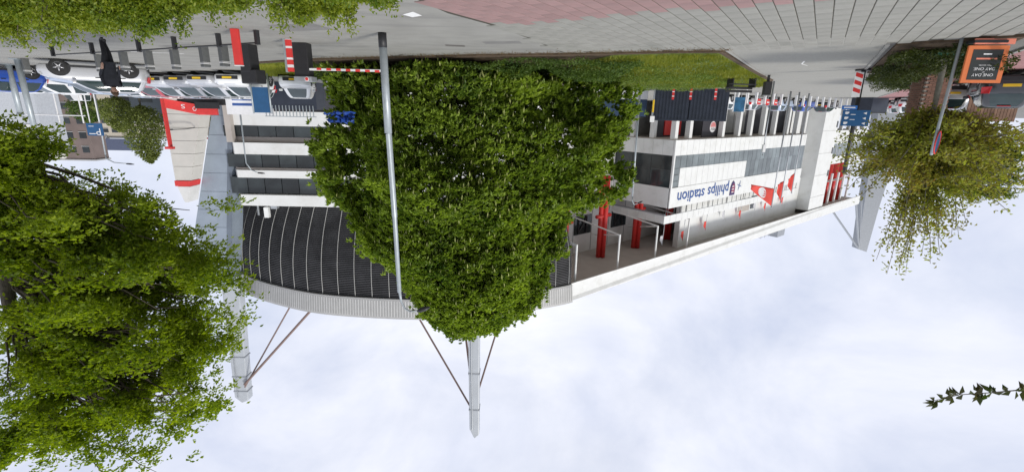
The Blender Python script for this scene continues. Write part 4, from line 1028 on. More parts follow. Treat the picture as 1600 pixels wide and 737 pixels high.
# ================================================================== PERSON
def person(x, y, rz, label):
    t = thing('person', label, 'person', (x, y, 0), rz)
    J = {'pel': (0, 0, .90), 'sp': (.02, 0, 1.10), 'ch': (.05, 0, 1.30), 'nk': (.08, 0, 1.44), 'hd0': (.11, 0, 1.50), 'hd': (.13, 0, 1.58), 'hd1': (.125, 0, 1.655),
         'lh': (0, .09, .86), 'lk': (.16, .09, .48), 'la': (.10, .09, .09), 'lt': (.25, .09, .045), 'rh': (0, -.09, .86), 'rk': (.0, -.09, .47), 'ra': (-.20, -.09, .13), 'rt': (-.09, -.09, .045),
         'ls': (.05, .18, 1.37), 'le': (-.03, .215, 1.10), 'lw': (.12, .20, .90), 'l0': (.16, .20, .85), 'rs': (.05, -.18, 1.37), 're': (.02, -.215, 1.10), 'rw': (.20, -.18, .95), 'r0': (.25, -.17, .92)}
    Rd = {'pel': .15, 'sp': .145, 'ch': .165, 'nk': .06, 'hd0': .07, 'hd': .092, 'hd1': .075, 'lh': .10, 'lk': .065, 'la': .048, 'lt': .04, 'rh': .10, 'rk': .065, 'ra': .048, 'rt': .04,
          'ls': .075, 'le': .055, 'lw': .04, 'l0': .035, 'rs': .075, 're': .055, 'rw': .04, 'r0': .035}
    E_ = [('pel', 'sp'), ('sp', 'ch'), ('ch', 'nk'), ('nk', 'hd0'), ('hd0', 'hd'), ('hd', 'hd1'), ('pel', 'lh'), ('lh', 'lk'), ('lk', 'la'), ('la', 'lt'), ('pel', 'rh'), ('rh', 'rk'), ('rk', 'ra'), ('ra', 'rt'),
          ('ch', 'ls'), ('ls', 'le'), ('le', 'lw'), ('lw', 'l0'), ('ch', 'rs'), ('rs', 're'), ('re', 'rw'), ('rw', 'r0')]
    for s_, sg in (('l', 1), ('r', -1)):               # five fingers rooted in each palm
        b0 = Vector(J[s_ + '0'])
        for k in range(4):
            yo = sg * .0 + (k - 1.5) * .017; ln_ = (.055, .07, .066, .05)[k]
            J[f'{s_}f{k}'] = tuple(b0 + Vector((.02, yo, -.035))); J[f'{s_}g{k}'] = tuple(b0 + Vector((.03, yo, -.035 - ln_)))
            E_ += [(s_ + '0', f'{s_}f{k}'), (f'{s_}f{k}', f'{s_}g{k}')]; Rd[f'{s_}f{k}'] = .010; Rd[f'{s_}g{k}'] = .008
        J[f'{s_}th'] = tuple(b0 + Vector((.045, -sg * .01, -.02))); Rd[f'{s_}th'] = .011; E_.append((s_ + 'w', f'{s_}th'))
    names = list(J); me = bpy.data.meshes.new('body'); me.from_pydata([J[k] for k in names], [(names.index(a_), names.index(b_)) for a_, b_ in E_], [])
    o = bpy.data.objects.new('body', me); COL.objects.link(o)
    md = o.modifiers.new('skin', 'SKIN'); sv = me.skin_vertices[0].data
    for i, k in enumerate(names): sv[i].radius = (Rd[k], Rd[k]); sv[i].use_root = (k == 'pel')
    sb = o.modifiers.new('sub', 'SUBSURF'); sb.levels = 2; sb.render_levels = 2
    dg = bpy.context.evaluated_depsgraph_get(); m2 = bpy.data.meshes.new_from_object(o.evaluated_get(dg)); bpy.data.objects.remove(o)
    m2.materials.clear()
    for m_ in (COATM, TROUM, SHOEM, SKINM): m2.materials.append(m_)
    for p in m2.polygons:
        c_ = p.center; r_ = abs(c_.y)
        p.material_index = 2 if c_.z < .10 else 3 if c_.z > 1.455 else 3 if (r_ > .17 and c_.z < .93 and c_.x > .10) else 1 if c_.z < .80 else 0
        p.use_smooth = True
    ob = bpy.data.objects.new('body', m2); COL.objects.link(ob); ob.parent = t
    # coat hem, collar, hair, nose, ears
    b = MB(); ring_ = []
    for zz, ra, rb in ((1.40, .12, .185), (1.25, .155, .195), (1.05, .155, .175), (.86, .165, .18), (.72, .17, .185)):
        ring_.append([(.05 + .02 * (zz - 1.2) + ra * math.cos(2 * math.pi * i / 18), rb * math.sin(2 * math.pi * i / 18), zz) for i in range(18)])
    for r_ in ring_: b.v += r_
    for k in range(len(ring_) - 1):
        for i in range(18): b.f.append((k * 18 + i, k * 18 + (i + 1) % 18, (k + 1) * 18 + (i + 1) % 18, (k + 1) * 18 + i))
    b.build('coat', COATM, None, True).parent = t
    b = MB(); b.v = []
    hr = []
    for zz, r_, dx in ((1.56, .088, -.028), (1.60, .102, -.018), (1.645, .10, -.008), (1.69, .075, -.002), (1.712, .03, 0)):
        hr.append([(.128 + dx + r_ * math.cos(2 * math.pi * i / 16) * 1.05, r_ * .92 * math.sin(2 * math.pi * i / 16), zz + .02 * math.cos(2 * math.pi * i / 16)) for i in range(16)])
    for r_ in hr: b.v += r_
    for k in range(len(hr) - 1):
        for i in range(16): b.f.append((k * 16 + i, k * 16 + (i + 1) % 16, (k + 1) * 16 + (i + 1) % 16, (k + 1) * 16 + i))
    b.f.append(tuple((len(hr) - 1) * 16 + i for i in range(16))); b.build('hair', HAIRM, None, True).parent = t
    b = MB(); b.tube([(.215, 0, 1.60), (.245, 0, 1.565), (.225, 0, 1.555)], [.008, .016, .01], 6); b.build('nose', SKINM, None, True).parent = t
    for sg in (1, -1):
        b = MB(); b.tube([(.12, sg * .092, 1.60), (.115, sg * .103, 1.575), (.125, sg * .092, 1.55)], .013, 6); b.build('ear', SKINM, None, True).parent = t
        b = MB(); b.tube([(.213, sg * .034, 1.598), (.219, sg * .034, 1.598)], .009, 6); b.build('eye', BLACKP, None, True).parent = t
    b = MB(); b.tube([(.214, -.025, 1.525), (.219, 0, 1.524), (.214, .025, 1.525)], .006, 5); b.build('mouth', mat('lips', (.4, .16, .14), .5), None, True).parent = t
    return t
person(12.58, 15.05, R(-150), 'person in black coat and dark trousers walking before the parked cars')

# ================================================================== STREET FURNITURE
def lamp_post(label, pts, rads, head, base_h=.0, m=GALV, dark=True, grp=None):
    x, y, z0 = pts[0]; t = thing('street_lamp', label, 'street lamp', (x, y, 0), group=grp)
    b = MB()
    k = next(i for i in range(1, len(pts)) if pts[i][2] < pts[i - 1][2] + .45 or i == len(pts) - 1)
    b.tube(pts[:k], rads[:k], 12); b.build('pole', m, t, True)
    b = MB(); b.tube(pts[k - 1:], rads[k - 1:], 8); b.build('arm', m, t, True)
    if dark: MB().tube([(x, y, -.02), (x, y, .36)], rads[0] + .006, 12).build('base_sleeve', BLACKP, t, True)
    p = Vector(pts[-1]); q = Vector(head); d_ = (q - p); c_ = p + d_ * .5
    b = MB(); b.tube([p - d_ * .1, p + d_ * .15, p + d_ * .6, q], [.03, .075, .08, .03], 8); b.build('lamp_head', BLACKP, t, True)
    return t
lamp_post('tall grey lamp post in front of the big central tree', [(3.56, 13.24, 0), (3.53, 13.24, 2.6), (3.52, 13.24, 2.62), (3.47, 13.24, 5.0), (3.47, 13.24, 5.02), (3.44, 13.24, 7.38), (3.43, 13.24, 7.39), (3.40, 13.24, 7.68), (3.30, 13.24, 7.92), (3.15, 13.24, 8.02), (2.88, 13.24, 8.0)],
          [.105, .10, .085, .08, .068, .062, .045, .035, .03, .028, .028], (2.52, 13.24, 7.86))
lamp_post('thin lamp post between the central tree and the navy containers', [(-10.15, 39.2, 0), (-10.3, 39.2, 8.9), (-10.32, 39.2, 9.3), (-10.5, 39.2, 9.6), (-10.8, 39.2, 9.5)], [.09, .06, .05, .045, .045], (-11.2, 39.2, 9.3), dark=False)
lamp_post('slim lamp post in front of the white office bands', [(25.9, 45, 0), (26.0, 45, 6.4), (26.0, 45, 7.4), (25.6, 45, 8.0), (25.0, 45, 8.3)], [.09, .06, .055, .05, .05], (24.3, 45, 8.35), dark=False)
lamp_post('slim lamp post beside the blue parking sign', [(40.7, 46.5, 0), (40.9, 46.5, 7.0), (40.9, 46.5, 7.4), (40.2, 46.5, 7.75), (39.0, 46.5, 7.85)], [.09, .06, .055, .05, .05], (38.2, 46.5, 7.9), dark=False)
for x, y, h, r_, lb in ((23.65, 23.2, 3.4, .13, 'thick grey pole beside the parked cars at the picture edge'), (27.7, 26.6, 2.6, .15, 'second thick grey pole behind the first at the picture edge')):
    t = thing('steel_pole', lb, 'pole', (x, y, 0), group='grey poles at the picture edge')
    MB().tube([(x, y, -.02), (x, y, h)], [r_, r_ * .9], 12).build('shaft', GALV, t, True)
    MB().tube([(x, y, h), (x, y, h + .12)], [r_ * 1.15, r_ * .8], 12).build('cap', GALV, t, True)
    MB().box((x, y, .02), (r_ * 3.4, r_ * 3.4, .05)).build('base_plate', GALV, t)

# dark square bollards along the lane
b0 = thing('bollard', '', 'bollard', (0, 0, 0)); 
MB().box((0, 0, .34), (.235, .235, .68)).build('post', BOLL, b0, bevel=.015); MB().box((0, 0, .575), (.241, .241, .02)).build('pale_band', WSIGN, b0); MB().box((0, 0, .535), (.241, .241, .012)).build('pale_band', WSIGN, b0)
BS = [(23.2, 23.1, 'dark square bollard nearest the grey poles'), (17.55, 20.6, 'dark square bollard half behind the walking person'), (15.53, 19.4, 'dark square bollard just past the walking person, before the car wheel'), (14.05, 18.75, 'dark square bollard next to the white road dash'),
      (12.72, 18.3, 'third dark square bollard from the red post'), (10.78, 17.0, 'second dark square bollard from the red post'), (9.81, 16.5, 'dark square bollard nearest the red post')]
for k, (x, y, lb) in enumerate(BS):
    o = b0 if k == 0 else copy_tree(b0)
    place(o, (x, y, -.012), R(32), lb, 'dark bollards along the lane')
# low rail between the bush and the lane
t = thing('knee_rail', 'low thin dark rail on short posts along the lane edge', 'railing', (11.9, 15.5, 0))
RP = [(16.66, 17.66), (14.3, 16.6), (11.95, 15.62), (10.2, 14.75), (8.36, 13.92), (6.9, 13.21)]
MB().tube([(x, y, .30) for x, y in RP], .022, 6).build('rail', BLACKP, t, True)
for x, y in RP: MB().box((x, y, .17), (.10, .10, .36), R(25)).build('post', BLACKP, t)

# parking cabinets and barrier boom
t = thing('ticket_cabinet', 'black parking cabinet with wider head beside the red post', 'cabinet', (8.85, 16.3, 0))
MB().box((8.86, 16.3, .42), (.42, .4, .86), R(20)).build('column', BLACKP, t, bevel=.02); MB().box((8.78, 16.3, 1.0), (.66, .42, .44), R(20)).build('head', BLACKP, t, bevel=.03)
MB().box((8.68, 16.08, 1.0), (.3, .02, .22), R(20)).build('screen', NAVY, t)
t = thing('warning_post', 'plain red flat post standing before the black cabinet', 'post', (7.4, 13.05, 0))
MB().box((7.38, 13.05, .44), (.2, .1, .9)).build('board', REDPL, t, bevel=.01); MB().box((7.38, 13.05, .90), (.21, .11, .02)).build('cap', WSIGN, t)
t = thing('warning_post', 'red and white banded post beside the barrier cabinet', 'post', (6.72, 14.7, 0))
MB().box((6.88, 14.72, .46), (.07, .08, .95)).build('support', GALV, t)
MB().box((6.76, 14.7, .46), (.16, .07, .92)).build('board', WSIGN, t)
for z0, z1 in ((.02, .20), (.26, .52), (.58, .72), (.80, .92)): MB().box((6.76, 14.7, (z0 + z1) / 2), (.164, .075, z1 - z0)).build('red_band', REDPL, t)
t = thing('barrier_cabinet', 'black barrier cabinet with round red sticker on its grey head', 'barrier', (6.78, 15.65, 0))
MB().box((6.80, 15.7, .5), (.46, .40, 1.02)).build('column', BLACKP, t, bevel=.02)
hd_ = MB().box((6.76, 15.66, 1.08), (.56, .46, .16)).build('head', GREYM, t, bevel=.02)
disc((6.62, 15.42, 1.08), .07, WSIGN, 'sticker', hd_, .006, (1, 0, 0), 18); disc((6.62, 15.41, 1.08), .05, REDPL, 'sticker_spot', hd_, .006, (1, 0, 0), 16)
p0, p1 = Vector((6.56, 15.55, .76)), Vector((4.2, 15.6, .80))
bm_ = MB().box((p0 + p1) / 2, ((p1 - p0).length, .04, .066), math.atan2((p1 - p0).y, (p1 - p0).x)).build('boom', WSIGN, t)
for k in range(7):
    q = p0.lerp(p1, .13 + k * .13); MB().box(q, (.15, .044, .070), math.atan2((p1 - p0).y, (p1 - p0).x)).build('red_band', REDPL, bm_)

# information board on two posts
t = thing('information_board', 'dark blue board between two pale posts among the parked cars', 'sign', (15.0, 29.0, 0))
MB().box((15.02, 28.4, 1.62), (.95, .06, 1.45), R(3)).build('panel', BLUES, t)
for x in (14.5, 15.55): MB().tube([(x, 28.4, -.02), (x, 28.4, 2.4)], .05, 8).build('post', GALV, t, True)

# chevron post with blue direction sign
t = thing('direction_sign', 'dark post with red and white striped board and blue direction panel', 'sign', (-14.6, 20.5, 0))
MB().tube([(-14.62, 20.55, -.02), (-14.70, 20.55, 4.35)], .085, 10).build('post', BLACKP, t, True)
MB().tube([(-14.62, 20.55, -.02), (-14.62, 20.55, .06)], .3, 12).build('base', BLACKP, t)
XD = Vector((.90, .436, 0)).normalized(); NV = XD.cross(Vector((0, 0, 1)))
def plate(c_, w_, h_, m, nm, par, th=.03, z=0):
    c_ = Vector(c_); u_ = Vector((0, 0, 1)); b = MB()
    b.extrude([c_ - XD * w_ / 2 - u_ * h_ / 2, c_ + XD * w_ / 2 - u_ * h_ / 2, c_ + XD * w_ / 2 + u_ * h_ / 2, c_ - XD * w_ / 2 + u_ * h_ / 2][::-1], NV * -th)
    return b.build(nm, m, par)
cb = plate(Vector((-14.42, 20.45, .62)), .30, 1.0, WSIGN, 'striped_board', t)
c_ = Vector((-14.42, 20.45, .62)) + NV * .004; u_ = Vector((0, 0, 1))
for k in range(3):
    zz = -.40 + k * .30
    MB().extrude([c_ + XD * -.13 + u_ * zz, c_ + XD * .13 + u_ * (zz - .10 + .0), c_ + XD * .13 + u_ * (zz + .06), c_ + XD * -.13 + u_ * (zz + .16)][::-1], NV * -.002).build('red_stripe', REDPL, cb)
pn = plate(Vector((-14.60, 20.42, 1.98)), .98, .66, BLUES, 'direction_panel', t)
c_ = Vector((-14.60, 20.42, 1.98)) + NV * .006
for k in range(3):
    zz = .21 - k * .21
    MB().extrude([c_ + XD * -.36 + u_ * (zz - .05), c_ + XD * -.24 + u_ * zz, c_ + XD * -.36 + u_ * (zz + .06)][::-1], NV * -.002).build('arrow', WSIGN, pn)
    MB().extrude([c_ + XD * .26 + u_ * (zz - .05), c_ + XD * .40 + u_ * (zz - .05), c_ + XD * .40 + u_ * (zz + .04), c_ + XD * .33 + u_ * (zz + .06), c_ + XD * .26 + u_ * (zz + .01)][::-1], NV * -.002).build('symbol', WSIGN, pn)
    if k: MB().extrude([c_ + XD * .02 + u_ * (zz + .05), c_ + XD * .2 + u_ * (zz + .05), c_ + XD * .2 + u_ * (zz + .075), c_ + XD * .02 + u_ * (zz + .075)][::-1], NV * -.002).build('symbol', WSIGN, pn)
pn = plate(Vector((-14.26, 20.42, 1.55)), .54, .16, mat('sign_light_blue', (.03, .16, .5), .4), 'small_panel', t)
c_ = Vector((-14.26, 20.42, 1.55)) + NV * .006
MB().extrude([c_ + XD * -.2 - u_ * .025, c_ + XD * .2 - u_ * .025, c_ + XD * .2 + u_ * .025, c_ + XD * -.2 + u_ * .025][::-1], NV * -.002).build('symbol', WSIGN, pn)

# round sign seen edge-on, on its own pole
t = thing('traffic_sign', 'tilted grey pole with a round sign seen edge-on in the bronze leaves', 'sign', (-11.0, 12.35, 0))
MB().tube([(-11.03, 12.33, -.02), (-11.0, 12.33, 2.3), (-11.0, 12.33, 2.85)], [.038, .034, .034], 10).build('pole', GALV, t, True)
xe = Vector((.69, -.72, 0)).normalized(); xe = (xe + Vector((.07, .07, 0))).normalized()
for off, m_, nm in ((0, GALV, 'sign_back'), (.02, BLUES, 'sign_face')):
    c_ = Vector((-11.0, 12.28, 2.52)); n_ = xe.cross(Vector((0, 0, 1))); 
    b = MB(); b.extrude([c_ + n_ * off + xe * math.cos(a_) * (.30 - off) + Vector((0, 0, 1)) * math.sin(a_) * (.30 - off) for a_ in np.linspace(0, 2 * math.pi, 25)[:-1]], n_ * .012); b.build(nm, m_, t)
b = MB(); b.tube([c_ + n_ * .03 + xe * math.cos(a_) * .285 + Vector((0, 0, 1)) * math.sin(a_) * .285 for a_ in np.linspace(0, 2 * math.pi, 25)], .016, 5); b.build('red_rim', REDPL, t)

# poster board
t = thing('poster_board', 'orange framed black poster board on the pavement edge beside the sign pole', 'sign', (-11.45, 12.1, 0))
XD = Vector((.93, -.36 * -.2, 0)).normalized(); XD = Vector((.985, .17, 0)).normalized(); NV = XD.cross(Vector((0, 0, 1)))
C0 = Vector((-11.50, 12.05, .62))
fr = plate(C0, .86, .86, ORANGE, 'frame', t, .05)
pn = plate(C0 + NV * .006 + Vector((0, 0, .01)), .64, .70, CHALK, 'panel', t, .004)
def ln(s_, w_, z_, h_, m_): 
    p_ = C0 + NV * .012 + Vector((0, 0, z_)); text('lettering', s_, m_, pn, w_, p_, XD, height=h_, shear=.12)
ln('ONE DAY', .46, .215, .065, WSIGN); ln('or', .05, .165, .028, WSIGN); ln('DAY ONE.', .46, .075, .065, WSIGN); ln('You decide.', .28, .01, .03, WSIGN)
for w_, z_, h_, m_ in ((.44, -.13, .035, SALMON), (.18, -.235, .028, WSIGN)):
    plate(C0 + NV * .009 + Vector((0, 0, z_)), w_, h_, m_, 'printed_line', pn, .002)
fb = plate(Vector((-11.58, 12.02, .095)), .84, .13, SALMON, 'foot_board', t, .05)
MB().box((-11.5, 12.15, .1), (.7, .3, .06), R(10)).build('foot', BLACKP, t)

# brick pillar with every brick laid
t = thing('brick_pillar', 'square brown brick pillar behind the young bronze tree', 'pillar', (-15.3, 17.9, 0))
PXc, PYc, PWd = -15.35, 17.95, .86
MB().box((PXc, PYc, 1.05), (PWd - .02, PWd - .02, 2.1), R(10)).build('core', MORTAR, t)
bmesh_ = MB().box((0, 0, 0), (.205, .10, .058)).mesh('brick', BRICK)
rot_ = Matrix.Rotation(R(10), 3, 'Z')
cnt = 0
for k in range(29):
    zz = .05 + k * .0715
    for face in range(2):                   # the two faces that look towards the path
        for j in range(4):
            off = (j - 1.5) * .215 + (.1075 if k % 2 else 0)
            if off > .36: continue
            lp_ = Vector((off, -PWd / 2 + .03, 0)) if face == 0 else Vector((PWd / 2 - .03, off, 0))
            o = link('brick', bmesh_, t); p_ = rot_ @ lp_ + Vector((PXc, PYc, zz))
            o.matrix_basis = Matrix.Translation(p_) @ Matrix.Rotation(R(10) + (math.pi / 2 if face else 0) + random.uniform(-.01, .01), 4, 'Z'); cnt += 1
MB().box((PXc, PYc, 2.16), (PWd + .12, PWd + .12, .1), R(10)).build('cap', KERB, t, bevel=.01)

# wooden fence beside the street
t = thing('wooden_fence', 'brown upright board fence in front of the olive tree', 'fence', (-24.6, 24, 0))
for k in range(15):
    x = -22.6 - k * .22; MB().box((x, 23.9 + k * .05, 1.0 + random.uniform(-.03, .03)), (.19, .03, 2.04), R(-12)).build('board', WOOD, t)
MB().tube([(-22.5, 23.96, 1.6), (-25.8, 24.7, 1.6)], .04, 6).build('rail', WOOD, t)

# navy containers, posts, trailer, bench
def container(x0, y0, x1, y1, h, label, m=NAVY):
    t = thing('steel_container', label, 'container', ((x0 + x1) / 2, (y0 + y1) / 2, 0), group='navy containers')
    d_ = Vector((x1 - x0, y1 - y0, 0)); L_ = d_.length; d_.normalize(); nn = Vector((d_.y, -d_.x, 0)); p = Vector((x0, y0, 0))
    MB().extrude([p, p + d_ * L_, p + d_ * L_ - nn * 2.3, p - nn * 2.3], (0, 0, h)).build('shell', m, t)
    rz = math.atan2(d_.y, d_.x); k = 0; nR = int(L_ / .26)
    for k in range(nR): MB().box(p + d_ * (.16 + k * .26) + nn * .02 + Vector((0, 0, h / 2)), (.12, .04, h - .3), rz).build('corrugation', m, t)
    for z_ in (.08, h - .07): MB().box(p + d_ * L_ / 2 + nn * .02 + Vector((0, 0, z_)), (L_, .06, .15), rz).build('rail', m, t)
container(-17.0, 38.2, -14.35, 39.33, 2.5, 'navy steel container nearest the paved plaza'); container(-14.3, 39.35, -11.75, 40.44, 2.55, 'navy steel container next to the big tree')
for k, (x, y, lb) in enumerate([(-15.9, 38.2, 'red and white post before the navy container nearest the plaza'), (-14.2, 38.9, 'red and white post at the joint of the navy containers'), (-12.95, 39.4, 'red and white post before the navy container near the tree')]):
    t = thing('barrier_post', lb, 'post', (x, y, 0), group='red posts by the containers')
    MB().box((x, y, .42), (.17, .12, .88), R(23)).build('post', REDPL, t)
    for z_ in (.25, .6): MB().box((x, y, z_), (.175, .125, .07), R(23)).build('white_band', WSIGN, t)
t = thing('marker_post', 'yellow banded post with small sign beside the navy container', 'post', (-11.55, 39.9, 0))
MB().tube([(-11.55, 39.9, -.02), (-11.55, 39.9, 2.7)], .06, 8).build('post', GREYM, t); MB().tube([(-11.55, 39.9, .9), (-11.55, 39.9, 1.9)], .08, 8).build('yellow_band', YELLOW, t); MB().box((-11.55, 39.85, 2.45), (.36, .03, .5)).build('sign_panel', WSIGN, t)
t = thing('box_trailer', 'white box trailer with navy upper half behind the tree edge', 'trailer', (-10.6, 42.6, 0))
MB().box((-9.6, 43.3, .45), (4.4, 2, .75), R(10)).build('white_side', WSIGN, t); MB().box((-9.6, 43.3, 1.56), (4.36, 1.96, 1.44), R(10)).build('navy_side', mat('navy_tarp', (.03, .06, .12), .5), t)
t = thing('bench', 'dark bench at the tip of the lawn by the path', 'bench', (-11.4, 24.3, 0))
for k in range(3): MB().box((-11.4 - .1 * k * .5, 24.3 + k * .13, .46), (1.5, .11, .04), R(-10)).build('slat', BLACKP, t)
for k in range(2): MB().box((-11.45, 24.74, .62 + k * .16), (1.5, .035, .12), R(-10)).build('back_slat', BLACKP, t)
for sg in (-.6, .6): MB().box((-11.42 + sg, 24.5 - sg * .17, .3), (.06, .5, .62), R(-10)).build('leg', BLACKP, t)
t = thing('litter_bin', 'dark square bin on a post beside the bench', 'bin', (-12.7, 24.4, 0))
MB().box((-12.7, 24.4, .62), (.34, .34, .62), R(10)).build('body', BLACKP, t, bevel=.02); MB().box((-12.7, 24.4, .14), (.1, .1, .36), R(10)).build('post', BLACKP, t); MB().box((-12.7, 24.4, .96), (.38, .38, .05), R(10)).build('lid', BOLL, t)
t = thing('notice_board', 'small blue notice board on white post beside the plaza', 'sign', (-17.75, 38.0, 0))
MB().box((-17.75, 37.9, 1.18), (.78, .05, 1.1), R(15)).build('panel', mat('board_teal', (.03, .13, .25), .4, .5, 3), t)
for x in (-18.15, -17.35): MB().box((x, 37.9 - (x + 17.75) * -.27, .85), (.07, .07, 1.75), R(15)).build('post', WSIGN, t)

# white posts with red tops along the plaza
w0 = thing('plaza_post', '', 'bollard', (0, 0, 0)); MB().box((0, 0, .5), (.2, .2, 1.0)).build('post', WSIGN, w0, bevel=.02); MB().box((0, 0, 1.03), (.22, .22, .06)).build('cap', GREYM, w0)
P0, P1 = Vector((-19.2, 41.5, 0)), Vector((-45.5, 60.5, 0)); NP = 22
ORD = 'first second third fourth fifth sixth seventh eighth ninth tenth eleventh twelfth thirteenth fourteenth fifteenth sixteenth seventeenth eighteenth nineteenth twentieth twenty-first last'.split()
for k in range(NP):
    o = w0 if k == 0 else copy_tree(w0); q = P0.lerp(P1, k / (NP - 1))
    place(o, q, R(-39), ORD[k] + ' white square plaza post counted from the navy containers', 'white posts across the plaza')
for k, f_ in enumerate((.02, .115, .165, .212)):
    q = P0.lerp(P1, f_) + Vector((-.2, .5, 0)); t = thing('red_sign', ['small red sign behind the first white post', 'small red sign behind the third white post', 'small red sign behind the fourth white post', 'small red sign farthest along the white posts'][k], 'sign', q, group='small red signs')
    MB().box(q + Vector((0, 0, .78)), (.75, .06, .5), R(-39)).build('panel', REDPL, t); MB().box(q + Vector((0, 0, .3)), (.08, .05, .62), R(-39)).build('post', GREYM, t); MB().box(q + Vector((-.03, -.045, .80)), (.5, .02, .1), R(-39)).build('white_line', WSIGN, t)
t = thing('dark_container', 'long dark container at the far end of the plaza', 'container', (-38, 50, 0)); MB().box((-38.0, 51.5, .75), (3.4, 2, 1.5), R(-30)).build('shell', NAVY, t); MB().box((-38.0, 51.5, 1.52), (3.5, 2.1, .06), R(-30)).build('lid', BLACKP, t)
for x, y, h, lb in ((-33.5, 40.6, 2.2, 'taller thin pale post at the street corner'), (-34.3, 41.5, 1.7, 'shorter thin post at the street corner')):
    t = thing('thin_post', lb, 'post', (x, y, 0)); MB().tube([(x, y, -.02), (x, y, h)], .06, 8).build('shaft', GREYM, t); MB().box((x, y, .03), (.5, .5, .06)).build('foot', GREYM, t)

# ---------------- flags
def flag_mesh(p_top, length, drop, xd, m, nm, par, wav=.12, hang=1.0):
    """pennant hanging from p_top along the pole, blown a little along xd"""
    b = MB(); nx, nz = 9, 8; x_ = Vector(xd).normalized(); side = x_.cross(Vector((0, 0, 1)))
    for i in range(nx + 1):
        u = i / nx
        for j in range(nz + 1):
            v = j / nz
            z_ = -v * drop * (1 - u * .72) - u * drop * hang
            b.v.append(tuple(Vector(p_top) + x_ * length * u + Vector((0, 0, z_)) + side * wav * math.sin(u * 7 + v * 2) * u))
    for i in range(nx):
        for j in range(nz): b.f.append((i * (nz + 1) + j, (i + 1) * (nz + 1) + j, (i + 1) * (nz + 1) + j + 1, i * (nz + 1) + j + 1))
    o = b.build(nm, m, par, True); sd_ = o.modifiers.new('t', 'SOLIDIFY'); sd_.thickness = .01; return o
FLAGR = mat('flag_red', (.72, .07, .05), .7, .12, 2)
FLAGW = mat('flag_white', (.6, .6, .62), .7, .25, 3)
def flagpole(base, h, r_, label, flag=None, grp=None, m=GREYM, nm='flagpole'):
    x, y, z = base; t = thing(nm, label, 'flagpole', base, group=grp)
    MB().tube([(x, y, z - .02), (x, y, z + h)], [r_, r_ * .55], 8).build('pole', m, t, True)
    MB().tube([(x, y, z + h), (x, y, z + h + r_ * 1.5)], [r_ * .9, r_ * .2], 8).build('finial', m, t, True)
    if flag:
        ln_, dr, xd, mt, hang, dz = flag
        f = flag_mesh((x + xd[0] * r_ * .7, y + xd[1] * r_ * .7, z + h - dz), ln_, dr, xd, mt, 'flag', t, hang=hang)
        return t, f
    return t, None
t, f = flagpole((-23.12, 40.5, 0), 9.8, .075, 'flagpole with the big red crest flag blowing outward', (2.1, 1.55, (1, 0, 0), FLAGR, .95, .05), 'flagpoles on the plaza')
# crest on the big flag: white oval with red bars, laid on the cloth
def on_flag(u, v, off, p_top=(-23.07, 40.5, 9.75), length=2.1, drop=1.55, wav=.12, hang=.95):
    z_ = -v * drop * (1 - u * .72) - u * drop * hang
    return (p_top[0] + length * u, p_top[1] - wav * math.sin(u * 7 + v * 2) * u - off, p_top[2] + z_)
for w0_, w1_, mt, off, nm in ((.0, 1.0, WSIGN, .02, 'crest'), (.18, .30, REDPL, .028, 'crest_stripe'), (.42, .54, REDPL, .028, 'crest_stripe'), (.66, .78, REDPL, .028, 'crest_stripe')):
    b = MB(); n_ = 10
    for i in range(n_ + 1):
        u = .30 + .34 * i / n_; hw = .42 * math.sqrt(max(.02, 1 - ((i / n_ - .5) * 2) ** 2))
        va, vb = .5 - hw + 2 * hw * w0_, .5 - hw + 2 * hw * w1_
        b.v += [on_flag(u, va, off), on_flag(u, vb, off)]
    for i in range(n_): b.f.append((2 * i, 2 * i + 2, 2 * i + 3, 2 * i + 1))
    b.build(nm, mt, f)
flagpole((-24.5, 41.6, 0), 9.6, .07, 'flagpole with a limp red flag next to the crest flag', (.55, 1.9, (1, -.1, 0), FLAGR, .55, .05), 'flagpoles on the plaza')
flagpole((-26.5, 43.5, 0), 9.0, .07, 'flagpole with a limp red flag nearest the stair tower', (.55, 1.8, (1, -.1, 0), FLAGR, .4, .05), 'flagpoles on the plaza')
t, _ = flagpole((-15.35, 28.8, 0), 4.3, .05, 'short bare pole with a small white box near the lawn tip', None, None)
MB().box((-15.35, 28.78, 3.9), (.16, .16, .45)).build('white_box', WSIGN, t)
xd = tuple(Vector((.777, -.629, 0)))
for s_, h, mt, lb in ((70.2, 7.4, FLAGW, 'pale flag over the terrace corner'), (76.8, 7.6, FLAGR, 'red flag at the corner end of the terrace'), (84.6, 6.8, FLAGR, 'red flag above the middle of the blue lettering'), (91.4, 5.6, FLAGW, 'pale flag above the crest on the terrace'), (98.6, 6.3, FLAGR, 'red flag between the pale crest flag and the dark terrace window'), (105.0, 5.2, FLAGW, 'small pale flag before the dark terrace window'), (110.4, 6.0, FLAGR, 'red flag between the dark terrace window and the last red flag'), (119.5, 5.6, FLAGR, 'red flag on the terrace nearest the stair tower')):
    flagpole((*sd(s_, 44.3), 17.22), h, .07, lb, (1.0, 1.9, xd, mt, .7, .0), 'flags on the stadium terrace')

